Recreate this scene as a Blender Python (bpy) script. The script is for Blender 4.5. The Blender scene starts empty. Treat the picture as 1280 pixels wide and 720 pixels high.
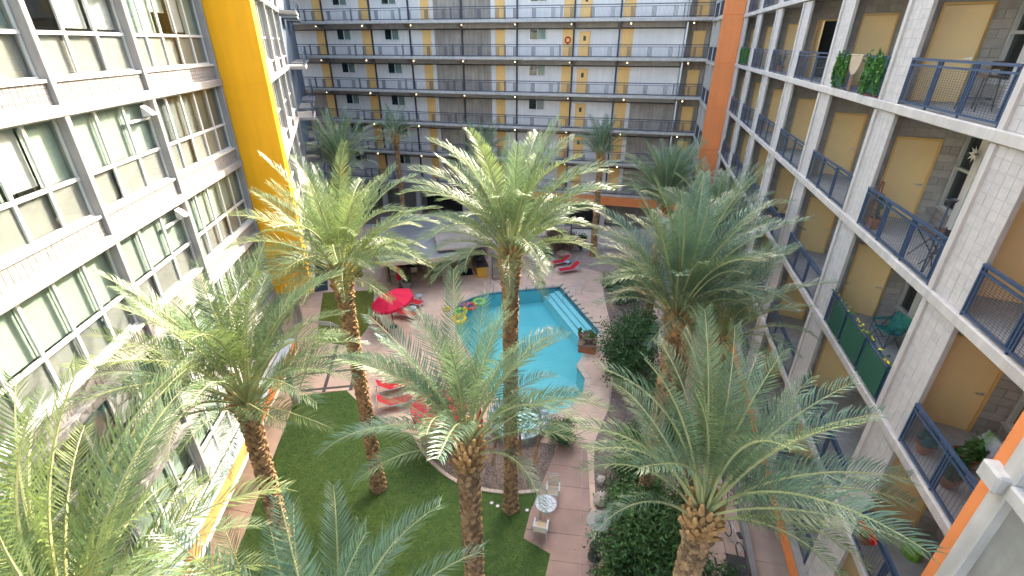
import bpy, math, random
from mathutils import Vector, Matrix
from mathutils.geometry import tessellate_polygon
R = math.radians
rnd = random.Random(7)
scn = bpy.context.scene
col = scn.collection

# ------------------------------------------------------------------ camera, sky, sun, exposure
CAM_H = 17.3
cd = bpy.data.cameras.new('camera'); cam = bpy.data.objects.new('camera', cd); col.objects.link(cam)
cam.location = (0, 0, CAM_H); cam.rotation_euler = (R(90 - 27.02), 0, 0)
cd.sensor_width = 36; cd.lens = 36 * 602 / 1280; cd.clip_start = 0.05; cd.clip_end = 2000
scn.camera = cam
SUN_AZ, SUN_EL = 32.0, 29.0
w = bpy.data.worlds.new('World'); scn.world = w; w.use_nodes = True
nt = w.node_tree
sky = nt.nodes.new('ShaderNodeTexSky'); sky.sky_type = 'NISHITA'; sky.sun_disc = False
sky.sun_elevation = R(SUN_EL); sky.sun_rotation = R(SUN_AZ); sky.dust_density = 4.0; sky.air_density = 1.0
bg = nt.nodes['Background']; bg.inputs[1].default_value = 0.15
nt.links.new(sky.outputs[0], bg.inputs[0])
sl = bpy.data.lights.new('sun', 'SUN'); sl.energy = 2.0; sl.angle = R(0.6); sl.color = (1.0, 0.965, 0.93)
so = bpy.data.objects.new('sun', sl); col.objects.link(so)
sdir = Vector((math.sin(R(SUN_AZ)) * math.cos(R(SUN_EL)), math.cos(R(SUN_AZ)) * math.cos(R(SUN_EL)), math.sin(R(SUN_EL))))
so.rotation_euler = sdir.to_track_quat('Z', 'Y').to_euler(); so.location = (30, 20, 40)
scn.view_settings.view_transform = 'Standard'; scn.view_settings.look = 'None'
scn.view_settings.exposure = 3.0; scn.view_settings.gamma = 1
scn.view_settings.use_white_balance = True; scn.view_settings.white_balance_temperature = 7450
scn.cycles.max_bounces = 10; scn.cycles.diffuse_bounces = 6; scn.cycles.transparent_max_bounces = 16
scn.cycles.glossy_bounces = 4; scn.cycles.sample_clamp_indirect = 8

# ------------------------------------------------------------------ materials
def mat(name, c, rough=.8, var=.12, scale=2.0, bump=0.0, bscale=40, rand=0.0, metal=0, spec=.4, streak=0.0,
        transl=0.0, c2=None, obj=False):
    m = bpy.data.materials.new(name); m.use_nodes = True
    t = m.node_tree; N = t.nodes; Lk = t.links.new
    b = N['Principled BSDF']; b.inputs['Roughness'].default_value = rough; b.inputs['Metallic'].default_value = metal
    b.inputs['Specular IOR Level'].default_value = spec
    geo = N.new('ShaderNodeNewGeometry')
    no = N.new('ShaderNodeTexNoise'); no.inputs['Scale'].default_value = scale; no.inputs['Detail'].default_value = 6
    no.inputs['Roughness'].default_value = .65
    Lk(geo.outputs['Position'], no.inputs['Vector'])
    mr = N.new('ShaderNodeMapRange'); Lk(no.outputs['Fac'], mr.inputs[0])
    mr.inputs[1].default_value = .3; mr.inputs[2].default_value = .7
    mr.inputs[3].default_value = 1 - var; mr.inputs[4].default_value = 1 + var
    val = mr.outputs[0]
    def mul(a, bb):
        n = N.new('ShaderNodeMath'); n.operation = 'MULTIPLY'; Lk(a, n.inputs[0]); Lk(bb, n.inputs[1]); return n.outputs[0]
    if streak:
        mp = N.new('ShaderNodeMapping'); mp.inputs['Scale'].default_value = (5, 5, .35); Lk(geo.outputs['Position'], mp.inputs[0])
        n2 = N.new('ShaderNodeTexNoise'); n2.inputs['Scale'].default_value = 1; n2.inputs['Detail'].default_value = 5
        Lk(mp.outputs[0], n2.inputs['Vector'])
        m2 = N.new('ShaderNodeMapRange'); Lk(n2.outputs['Fac'], m2.inputs[0]); m2.inputs[1].default_value = .35; m2.inputs[2].default_value = .65
        m2.inputs[3].default_value = 1 - streak; m2.inputs[4].default_value = 1 + streak * .5
        val = mul(val, m2.outputs[0])
    if rand:
        if obj:
            oi = N.new('ShaderNodeObjectInfo'); src = oi.outputs['Random']
        else:
            src = geo.outputs['Random Per Island']
            oi = N.new('ShaderNodeObjectInfo'); ad = N.new('ShaderNodeMath'); ad.operation = 'ADD'
            Lk(src, ad.inputs[0]); Lk(oi.outputs['Random'], ad.inputs[1])
            fr = N.new('ShaderNodeMath'); fr.operation = 'FRACT'; Lk(ad.outputs[0], fr.inputs[0]); src = fr.outputs[0]
        m3 = N.new('ShaderNodeMapRange'); Lk(src, m3.inputs[0]); m3.inputs[3].default_value = 1 - rand; m3.inputs[4].default_value = 1 + rand
        val = mul(val, m3.outputs[0])
    if c2 is not None:
        mixc = N.new('ShaderNodeMix'); mixc.data_type = 'RGBA'
        mixc.inputs[6].default_value = (*c, 1); mixc.inputs[7].default_value = (*c2, 1)
        n5 = N.new('ShaderNodeTexNoise'); n5.inputs['Scale'].default_value = scale * .37; n5.inputs['Detail'].default_value = 3
        Lk(geo.outputs['Position'], n5.inputs['Vector'])
        m5 = N.new('ShaderNodeMapRange'); Lk(n5.outputs['Fac'], m5.inputs[0]); m5.inputs[1].default_value = .4; m5.inputs[2].default_value = .6
        Lk(m5.outputs[0], mixc.inputs[0]); csrc = mixc.outputs[2]
    else:
        rgb = N.new('ShaderNodeRGB'); rgb.outputs[0].default_value = (*c, 1); csrc = rgb.outputs[0]
    vm = N.new('ShaderNodeVectorMath'); vm.operation = 'SCALE'; Lk(csrc, vm.inputs[0]); Lk(val, vm.inputs['Scale'])
    Lk(vm.outputs[0], b.inputs['Base Color'])
    if bump:
        n4 = N.new('ShaderNodeTexNoise'); n4.inputs['Scale'].default_value = bscale; n4.inputs['Detail'].default_value = 4
        Lk(geo.outputs['Position'], n4.inputs['Vector'])
        bp = N.new('ShaderNodeBump'); bp.inputs['Strength'].default_value = bump; bp.inputs['Distance'].default_value = .02
        Lk(n4.outputs['Fac'], bp.inputs['Height']); Lk(bp.outputs[0], b.inputs['Normal'])
    if transl:
        tr = N.new('ShaderNodeBsdfTranslucent'); Lk(vm.outputs[0], tr.inputs['Color'])
        mx = N.new('ShaderNodeMixShader'); mx.inputs[0].default_value = transl
        Lk(b.outputs[0], mx.inputs[1]); Lk(tr.outputs[0], mx.inputs[2]); Lk(mx.outputs[0], N['Material Output'].inputs[0])
    return m

def glass(name, tint, refl=.08, rough=.02):
    m = bpy.data.materials.new(name); m.use_nodes = True
    t = m.node_tree; N = t.nodes; Lk = t.links.new; N.remove(N['Principled BSDF'])
    tr = N.new('ShaderNodeBsdfTransparent'); tr.inputs[0].default_value = (*tint, 1)
    gl = N.new('ShaderNodeBsdfGlossy'); gl.inputs['Roughness'].default_value = rough; gl.inputs[0].default_value = (.95, .98, 1, 1)
    fr = N.new('ShaderNodeFresnel'); fr.inputs[0].default_value = 1.5
    geo = N.new('ShaderNodeNewGeometry'); no = N.new('ShaderNodeTexNoise'); no.inputs['Scale'].default_value = .8
    Lk(geo.outputs['Position'], no.inputs['Vector'])
    bp = N.new('ShaderNodeBump'); bp.inputs['Strength'].default_value = .06; bp.inputs['Distance'].default_value = .1
    Lk(no.outputs['Fac'], bp.inputs['Height']); Lk(bp.outputs[0], gl.inputs['Normal'])
    ad = N.new('ShaderNodeMath'); ad.operation = 'ADD'; ad.inputs[1].default_value = refl; Lk(fr.outputs[0], ad.inputs[0])
    fb = N.new('ShaderNodeMath'); fb.operation = 'SUBTRACT'; fb.inputs[0].default_value = 1; Lk(geo.outputs['Backfacing'], fb.inputs[1])
    mu = N.new('ShaderNodeMath'); mu.operation = 'MULTIPLY'; Lk(ad.outputs[0], mu.inputs[0]); Lk(fb.outputs[0], mu.inputs[1]); ad = mu
    mx = N.new('ShaderNodeMixShader'); Lk(ad.outputs[0], mx.inputs[0]); Lk(tr.outputs[0], mx.inputs[1]); Lk(gl.outputs[0], mx.inputs[2])
    Lk(mx.outputs[0], N['Material Output'].inputs[0]); return m

def emis(name, c, s):
    m = bpy.data.materials.new(name); m.use_nodes = True
    b = m.node_tree.nodes['Principled BSDF']; b.inputs['Base Color'].default_value = (*c, 1)
    b.inputs['Emission Color'].default_value = (*c, 1); b.inputs['Emission Strength'].default_value = s; return m

M = {}
M['conc'] = mat('concrete', (.50, .475, .445), .85, .12, 1.3, .35, 30, streak=.12)
M['conc_white'] = mat('pale_concrete', (.30, .29, .28), .85, .1, 1.5, .3, 30, streak=.08)
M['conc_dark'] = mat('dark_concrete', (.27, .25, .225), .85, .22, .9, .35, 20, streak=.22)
M['conc_tan'] = mat('tan_concrete', (.36, .315, .27), .85, .2, .8, .35, 20, streak=.22)
M['panel_grey'] = mat('grey_plaster', (.27, .27, .255), .6, .25, .9, .3, 12, streak=.1, c2=(.34, .33, .305))
M['block'] = mat('pale_block', (.50, .475, .455), .9, .1, 6, .4, 60, rand=.045)
M['block_white'] = mat('white_block', (.27, .252, .242), .9, .08, 6, .4, 60, rand=.07)
M['block_dark'] = mat('grey_block', (.43, .395, .365), .9, .12, 5, .5, 60, rand=.10)
M['stone'] = mat('split_stone', (.33, .28, .23), .9, .2, 6, .6, 40, rand=.25)
M['mortar'] = mat('mortar', (.40, .38, .35), .95, .1, 5)
M['yellow'] = mat('yellow_paint', (.86, .40, .006), .6, .05, .8, .08, 60, streak=.05)
M['orange'] = mat('orange_paint', (.78, .25, .085), .65, .05, .8, .08, 60, streak=.06)
M['door'] = mat('door_paint', (.92, .64, .31), .45, .05, 1.2, .03, 60, rand=.04, obj=True)
M['door_frame'] = mat('door_frame_paint', (.82, .50, .17), .45, .05, 1.5)
M['ochre'] = mat('ochre_panel', (.88, .54, .20), .55, .06, 1, rand=.06, obj=True)
M['blue'] = mat('blue_steel', (.04, .075, .14), .4, .12, 5, spec=.5)
M['wire'] = mat('steel_wire', (.11, .12, .14), .5, .05, 4, metal=.3)
M['navy'] = mat('dark_rail_steel', (.06, .065, .095), .5, .1, 5)
M['teal'] = mat('blue_wall_paint', (.075, .115, .165), .6, .15, 2)
M['white'] = mat('white_paint', (.76, .76, .74), .5, .05, 3)
M['white_wall'] = mat('white_plaster', (.77, .74, .725), .8, .06, .7, .1, 30, streak=.06)
M['alu'] = mat('white_window_metal', (.58, .58, .57), .35, .04, 3)
M['steel'] = mat('brushed_steel', (.55, .56, .58), .3, .08, 6, metal=.9)
M['dark'] = mat('dark_metal', (.045, .045, .05), .5, .15, 6)
M['black'] = mat('black_void', (.02, .02, .022), .8, .1, 3)
M['room'] = mat('room_wall', (.28, .275, .26), .9, .2, 1)
M['blind'] = mat('mint_blind', (.235, .29, .26), .8, .05, 3, rand=.10, obj=True)
M['room_shade'] = mat('room_shade_sheet', (.12, .13, .128), .8, .12, 3)  # shade of the room behind a see-through window, painted as a sheet
M['blind_white'] = mat('white_blind', (.37, .37, .37), .8, .04, 3)
M['blind_grey'] = mat('grey_shade', (.185, .183, .178), .8, .06, 3, rand=.12, obj=True)
M['glass'] = glass('window_glass', (.95, .975, .96), .0)
M['glass_dark'] = glass('dark_glass', (.45, .52, .5), .05)
M['deck'] = mat('pink_concrete', (.655, .475, .375), .85, .12, 1.2, .2, 60, rand=.07, c2=(.58, .42, .335))
M['deck_dark'] = mat('brown_concrete', (.37, .25, .215), .8, .15, 1.0, .2, 60, rand=.05)
M['curb'] = mat('curb_concrete', (.55, .46, .39), .85, .1, 4, .2, 50)
M['soil'] = mat('ground_soil', (.17, .125, .10), .95, .3, 3, .6, 30)
M['gravel'] = mat('gravel', (.30, .235, .205), .95, .25, 3, .5, 50, rand=.45)
M['dark_gravel'] = mat('dark_gravel', (.11, .095, .09), .95, .4, 20, .5, 50)
M['turf'] = mat('artificial_turf', (.066, .135, .034), .95, .22, 9, 1.0, 160, c2=(.085, .155, .038))
M['turf_sunlit'] = mat('sunlit_turf', (.13, .16, .028), .95, .22, 9, 1.0, 160, c2=(.16, .18, .035))  # sunlight on this lawn is put into the turf colour
M['turf_blade'] = mat('turf_blade', (.085, .165, .038), .8, .2, 3, rand=.35)
M['pool_floor'] = mat('pool_plaster', (.22, .61, .64), .8, .06, .8)
M['step_plaster'] = mat('step_plaster', (.50, .76, .77), .8, .06, .8)
M['tile_blue'] = mat('pool_tile', (.08, .24, .36), .3, .2, 12, rand=.3)
M['roof_metal'] = mat('zinc_roof', (.33, .36, .39), .3, .18, .5, .05, 3, metal=.5, c2=(.42, .45, .48))
M['roof_edge'] = mat('roof_fascia', (.55, .48, .38), .6, .06, 2)
M['poly'] = mat('polycarbonate', (.50, .45, .42), .35, .15, .7, transl=.35)
M['counter'] = mat('dark_countertop', (.05, .045, .045), .3, .3, 8)
M['bar_yellow'] = mat('yellow_bar_panel', (.72, .39, .06), .5, .05, 2)
M['red'] = mat('red_sling_fabric', (.62, .025, .035), .7, .1, 4, transl=.15)
M['pinkred'] = mat('red_canvas', (.74, .015, .075), .75, .07, 2, transl=.2)
M['cream'] = mat('cream_straps', (.66, .58, .44), .6, .06, 8)
M['bluegrey'] = mat('pale_blue_metal', (.42, .49, .58), .4, .08, 6)
M['terracotta'] = mat('terracotta', (.36, .135, .07), .8, .15, 6, .2, 30)
M['clay'] = mat('weathered_bowl', (.27, .19, .145), .85, .2, 6, .3, 30)
M['leaf'] = mat('broad_leaf', (.055, .125, .03), .5, .15, 3, rand=.45, transl=.25)
M['leaf_dark'] = mat('dark_leaf', (.055, .14, .045), .5, .15, 3, rand=.5, transl=.2)
M['leaf_mid'] = mat('mid_leaf', (.07, .16, .045), .5, .15, 3, rand=.5, transl=.2)
M['leaf_ivy'] = mat('ivy_leaf', (.06, .19, .03), .5, .15, 3, rand=.5, transl=.2)
M['leaf_red'] = mat('bronze_leaf', (.17, .10, .06), .6, .15, 3, rand=.5, transl=.2)
M['leaf_teal'] = mat('blue_green_leaf', (.03, .13, .12), .5, .15, 3, rand=.4)
M['frond'] = mat('palm_leaflet', (.155, .235, .112), .42, .10, 1.2, rand=.22, transl=.25, spec=.45)
M['frond_sun'] = mat('palm_leaflet_sunlit', (.185, .25, .085), .45, .10, 1.2, rand=.20, transl=.30, spec=.4)  # sunlit copy of the leaflet, warm light put into its colour
M['palm_shade'] = mat('palm_leaflet_shaded', (.122, .215, .135), .42, .10, 1.2, rand=.2, transl=.24, spec=.55)  # shaded copy of the leaflet, cool shade put into its colour
M['frond_dead'] = mat('palm_leaflet_dry', (.42, .30, .16), .7, .1, 1.2, rand=.2, transl=.25)
M['rachis'] = mat('palm_rachis', (.36, .38, .18), .5, .15, 3)
M['bark'] = mat('palm_bark', (.34, .215, .115), .95, .3, 5, .8, 40, rand=.45)
M['boot'] = mat('palm_boot', (.45, .26, .11), .9, .25, 5, .5, 40, rand=.4)
M['wood'] = mat('branch_bark', (.12, .09, .065), .95, .25, 6, .5, 40)
M['green_mat'] = mat('green_carpet', (.012, .07, .035), .95, .2, 20)
M['screen'] = mat('green_mesh_screen', (.012, .085, .05), .9, .25, 25)
M['lamp'] = emis('lit_globe', (1.0, .78, .45), 1.2)
M['teal_cloth'] = mat('teal_print_fabric', (.02, .20, .20), .8, .5, 18, c2=(.05, .26, .17))
M['flower_y'] = mat('yellow_petal', (.75, .60, .06), .7, .1, 3, rand=.3)
M['flower_r'] = mat('red_petal', (.62, .02, .02), .7, .1, 3, rand=.3)
M['bag'] = mat('printed_bag', (.60, .64, .68), .5, .25, 6, c2=(.12, .30, .05))
M['bag_green'] = mat('green_bag', (.14, .36, .04), .5, .2, 6)
M['macrame'] = mat('beige_macrame', (.50, .39, .28), .9, .15, 20)
M['brownwood'] = mat('brown_wood', (.17, .09, .05), .6, .2, 8)
M['rubber_y'] = mat('yellow_vinyl', (.80, .50, .02), .35, .05, 3)
M['rubber_g'] = mat('green_vinyl', (.20, .62, .06), .35, .05, 3)
M['rubber_r'] = mat('red_vinyl', (.60, .09, .04), .35, .05, 3)
M['rubber_p'] = mat('purple_vinyl', (.17, .05, .26), .35, .05, 3)
M['rock'] = mat('garden_rock', (.50, .44, .38), .9, .2, 5, .5, 20)

def water_mat():
    m = bpy.data.materials.new('pool_water'); m.use_nodes = True
    t = m.node_tree; N = t.nodes; Lk = t.links.new; N.remove(N['Principled BSDF'])
    tr = N.new('ShaderNodeBsdfTransparent'); tr.inputs[0].default_value = (.70, .95, .97, 1)
    gl = N.new('ShaderNodeBsdfGlossy'); gl.inputs['Roughness'].default_value = .03
    fr = N.new('ShaderNodeFresnel'); fr.inputs[0].default_value = 1.33
    geo = N.new('ShaderNodeNewGeometry')
    no = N.new('ShaderNodeTexNoise'); no.inputs['Scale'].default_value = 4.5; no.inputs['Detail'].default_value = 3
    Lk(geo.outputs['Position'], no.inputs['Vector'])
    bp = N.new('ShaderNodeBump'); bp.inputs['Strength'].default_value = .35; bp.inputs['Distance'].default_value = .1
    Lk(no.outputs['Fac'], bp.inputs['Height']); Lk(bp.outputs[0], gl.inputs['Normal']); Lk(bp.outputs[0], fr.inputs['Normal'])
    mx = N.new('ShaderNodeMixShader'); Lk(fr.outputs[0], mx.inputs[0]); Lk(tr.outputs[0], mx.inputs[1]); Lk(gl.outputs[0], mx.inputs[2])
    Lk(mx.outputs[0], N['Material Output'].inputs[0]); return m
M['water'] = water_mat()

# ------------------------------------------------------------------ mesh helpers
class MB:
    def __init__(s): s.v = []; s.f = []; s.m = []
    def add(s, vs, fs, mi=0):
        o = len(s.v); s.v += [tuple(p) for p in vs]; s.f += [tuple(i + o for i in f) for f in fs]; s.m += [mi] * len(fs); return s
    def box(s, x0, x1, y0, y1, z0, z1, mi=0, xf=None):
        vs = [(x, y, z) for z in (z0, z1) for y in (y0, y1) for x in (x0, x1)]
        if xf is not None: vs = [xf @ Vector(p) for p in vs]
        return s.add(vs, [(0, 2, 3, 1), (4, 5, 7, 6), (0, 1, 5, 4), (2, 6, 7, 3), (0, 4, 6, 2), (1, 3, 7, 5)], mi)
    def bar(s, a, b, r, mi=0, n=6, r2=None, cap=True):
        a = Vector(a); b = Vector(b); d = (b - a)
        if d.length < 1e-6: return s
        d.normalize(); u = d.orthogonal().normalized(); v = d.cross(u); r2 = r if r2 is None else r2
        vs = []
        for c, q in ((a, r), (b, r2)):
            for i in range(n):
                t = 2 * math.pi * (i + .5) / n; vs.append(c + (u * math.cos(t) + v * math.sin(t)) * q)
        fs = [(i, (i + 1) % n, n + (i + 1) % n, n + i) for i in range(n)]
        if cap: fs += [tuple(range(n - 1, -1, -1)), tuple(range(n, 2 * n))]
        return s.add(vs, fs, mi)
    def tube(s, pts, r, mi=0, n=6):
        for a, b in zip(pts[:-1], pts[1:]): s.bar(a, b, r, mi, n)
        return s
    def lathe(s, prof, n=16, c=(0, 0, 0), mi=0):
        vs = []; fs = []
        for (r, z) in prof:
            for i in range(n):
                t = 2 * math.pi * i / n; vs.append((c[0] + r * math.cos(t), c[1] + r * math.sin(t), c[2] + z))
        for j in range(len(prof) - 1):
            for i in range(n):
                fs.append((j * n + i, j * n + (i + 1) % n, (j + 1) * n + (i + 1) % n, (j + 1) * n + i))
        if prof[0][0] > 1e-4: fs.append(tuple(range(n - 1, -1, -1)))
        if prof[-1][0] > 1e-4: fs.append(tuple((len(prof) - 1) * n + i for i in range(n)))
        return s.add(vs, fs, mi)
    def torus(s, R0, r0, c=(0, 0, 0), n=20, k=8, mi=0):
        vs = []; fs = []
        for i in range(n):
            a = 2 * math.pi * i / n
            for j in range(k):
                b = 2 * math.pi * j / k
                vs.append((c[0] + (R0 + r0 * math.cos(b)) * math.cos(a), c[1] + (R0 + r0 * math.cos(b)) * math.sin(a), c[2] + r0 * math.sin(b)))
        for i in range(n):
            for j in range(k): fs.append((i * k + j, ((i + 1) % n) * k + j, ((i + 1) % n) * k + (j + 1) % k, i * k + (j + 1) % k))
        return s.add(vs, fs, mi)
    def prism(s, poly, z0, z1, mi=0, side=True, top=True, bottom=False):
        n = len(poly)
        vs = [(p[0], p[1], z0) for p in poly] + [(p[0], p[1], z1) for p in poly]
        fs = []
        tri = tessellate_polygon([[Vector((p[0], p[1], 0)) for p in poly]])
        for t in tri:
            a, b, c = [Vector((poly[i][0], poly[i][1], 0)) for i in t]
            if (b - a).cross(c - a).z < 0: t = (t[0], t[2], t[1])
            if top: fs.append(tuple(i + n for i in t))
            if bottom: fs.append((t[0], t[2], t[1]))
        if side:
            ar = sum(poly[i][0] * poly[(i + 1) % n][1] - poly[(i + 1) % n][0] * poly[i][1] for i in range(n))
            for i in range(n):
                j = (i + 1) % n
                fs.append((i, j, n + j, n + i) if ar > 0 else (j, i, n + i, n + j))
        return s.add(vs, fs, mi)
    def data(s, name, mats):
        me = bpy.data.meshes.new(name); me.from_pydata(s.v, [], s.f)
        if not isinstance(mats, (list, tuple)): mats = [mats]
        for q in mats: me.materials.append(M[q])
        if any(s.m): me.polygons.foreach_set('material_index', s.m)
        me.update(); return me

def put(name, me, parent=None, loc=(0, 0, 0), rot=(0, 0, 0), scale=(1, 1, 1), kind=None, smooth=False):
    o = bpy.data.objects.new(name, me); col.objects.link(o); o.parent = parent
    o.location = loc; o.rotation_euler = rot; o.scale = scale
    if kind: o['kind'] = kind
    if smooth and me is not None:
        me.polygons.foreach_set('use_smooth', [True] * len(me.polygons))
    return o
def obj(name, mb, mats, parent=None, kind=None, smooth=False, **k):
    return put(name, mb.data(name, mats), parent, kind=kind, smooth=smooth, **k)
def thing(name, label, cat, loc=(0, 0, 0), rz=0, group=None):
    o = put(name, None, None, loc, (0, 0, rz)); o['label'] = label; o['category'] = cat
    if group: o['group'] = group
    return o
def tag(o, label, cat, group=None):
    o['label'] = label; o['category'] = cat
    if group: o['group'] = group
    return o
def dup(root, loc, rz, label, group=None):
    r = root.copy(); col.objects.link(r); r.location = loc; r.rotation_euler = (0, 0, rz); r['label'] = label
    if group: r['group'] = group
    for ch in root.children:
        c = ch.copy(); col.objects.link(c); c.parent = r
        for g in ch.children:
            d = g.copy(); col.objects.link(d); d.parent = c
    return r
def bevel(o, wd=.02, seg=1):
    b = o.modifiers.new('bevel', 'BEVEL'); b.width = wd; b.segments = seg; b.limit_method = 'ANGLE'; return o

# ------------------------------------------------------------------ shared data
ZL = [3.55 + 3.1 * k for k in range(8)]      # storey levels
# one concrete block with softened front edges: unit x,z in 0..1, front at y=0
def block_mesh(name, bw, bh, m, dep=.03):
    e = .004; mb = MB(); q = .004
    vs = [(e, -dep, e), (bw - e, -dep, e), (bw - e, -dep, bh - e), (e, -dep, bh - e),
          (e, -q, e), (bw - e, -q, e), (bw - e, -q, bh - e), (e, -q, bh - e),
          (e + q, 0, e + q), (bw - e - q, 0, e + q), (bw - e - q, 0, bh - e - q), (e + q, 0, bh - e - q)]
    fs = []
    for a in (0, 4):
        for i in range(4):
            j = (i + 1) % 4; fs.append((a + j, a + i, a + 4 + i, a + 4 + j))
    fs.append((11, 10, 9, 8)); mb.add(vs, fs); return mb, mb.data(name, m)

def block_field(x0, x1, z0, z1, bw, bh, running=False):
    """cells of a block wall: (x, z, w, h)"""
    out = []; nz = max(1, round((z1 - z0) / bh)); h = (z1 - z0) / nz
    for j in range(nz):
        nx = max(1, round((x1 - x0) / bw)); wd = (x1 - x0) / nx
        if running and j % 2:
            out.append((x0, z0 + j * h, wd / 2, h))
            for i in range(nx - 1): out.append((x0 + wd * (i + .5), z0 + j * h, wd, h))
            out.append((x1 - wd / 2, z0 + j * h, wd / 2, h))
        else:
            for i in range(nx): out.append((x0 + i * wd, z0 + j * h, wd, h))
    return out

class Blocks:
    """collects block cells in a building's frame; the ones nearest to the viewpoint become objects"""
    def __init__(s): s.c = []
    def field(s, cells, y, jit=.004):
        for (x, z, wd, h) in cells: s.c.append((x, y + rnd.uniform(-jit, jit) * .6, z, wd, h))
    def make(s, root, key, eye, limit=300, name='block', ok=None):
        B, me = block_mesh(name, 1, 1, key)
        mb, unit = MB(), None
        e = .004; q = .004
        def verts(wd, h, dep=.03):
            return [(e, -dep, e), (wd - e, -dep, e), (wd - e, -dep, h - e), (e, -dep, h - e),
                    (e, -q, e), (wd - e, -q, e), (wd - e, -q, h - e), (e, -q, h - e),
                    (e + q, 0, e + q), (wd - e - q, 0, e + q), (wd - e - q, 0, h - e - q), (e + q, 0, h - e - q)]
        cand = [c for c in s.c if ok is None or ok(c)]
        cand.sort(key=lambda c: (c[0] - eye[0]) ** 2 + (c[1] - eye[1]) ** 2 + (c[2] - eye[2]) ** 2)
        single = set(cand[:limit]); cache = {}
        for c in s.c:
            kx = (round(c[3], 3), round(c[4], 3))
            if c in single:
                if kx not in cache:
                    q_ = MB(); q_.add(verts(*kx), B.f); cache[kx] = q_.data(name, key)
                put(name, cache[kx], root, (c[0], c[1], c[2]))
            else:
                mb.add([(p[0] + c[0], p[1] + c[1], p[2] + c[2]) for p in verts(*kx)], B.f)
        if mb.v: obj('blockwork', mb, key, root, 'stuff')

def frame_of(px, py, az):
    """matrix-free frame: returns (rz) so that local x runs along compass angle az (deg from +Y to +X)"""
    return R(90 - az)
def eye_in(px, py, rz):
    v = Matrix.Rotation(-rz, 3, 'Z') @ Vector((-px, -py, 0)); return (v.x, v.y, CAM_H)

# a railing of blue steel with doubled posts and welded wire infill; x from 0 to L
def railing_meshes(L, wires=True):
    f = MB()
    f.box(0, L, -.03, .03, .98, 1.03); f.box(0, L, -.02, .02, .86, .90); f.box(0, L, -.02, .02, .06, .10)
    bays = [0, L / 3, 2 * L / 3, L]
    for i, x in enumerate(bays):
        for dx in ((.0, .09) if i == 0 else (-.09, 0.0) if i == 3 else (-.075, .0, .075)):
            f.box(x + dx - .017, x + dx + .017, -.017, .017, -.02 if dx == 0 else .06, .98)
    wv = MB()
    if wires:
        r = .0026
        for i in range(16): z = .13 + i * .046; wv.box(0, L, -r, r, z - r, z + r)
        n = int(L / .10)
        for i in range(1, n): x = i * L / n; wv.box(x - r, x + r, -r, r, .1, .86)
    return f.data('railing', 'blue'), wv.data('wire_mesh', 'wire') if wires else None

def handle_mesh():
    m = MB(); m.lathe([(.03, 0), (.03, .012)], 10); m.box(-.014, .12, -.012, .012, .045, .065); m.bar((0, 0, .01), (0, 0, .055), .01, n=6)
    return m.data('handle', 'steel')
HANDLE = handle_mesh()

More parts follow.
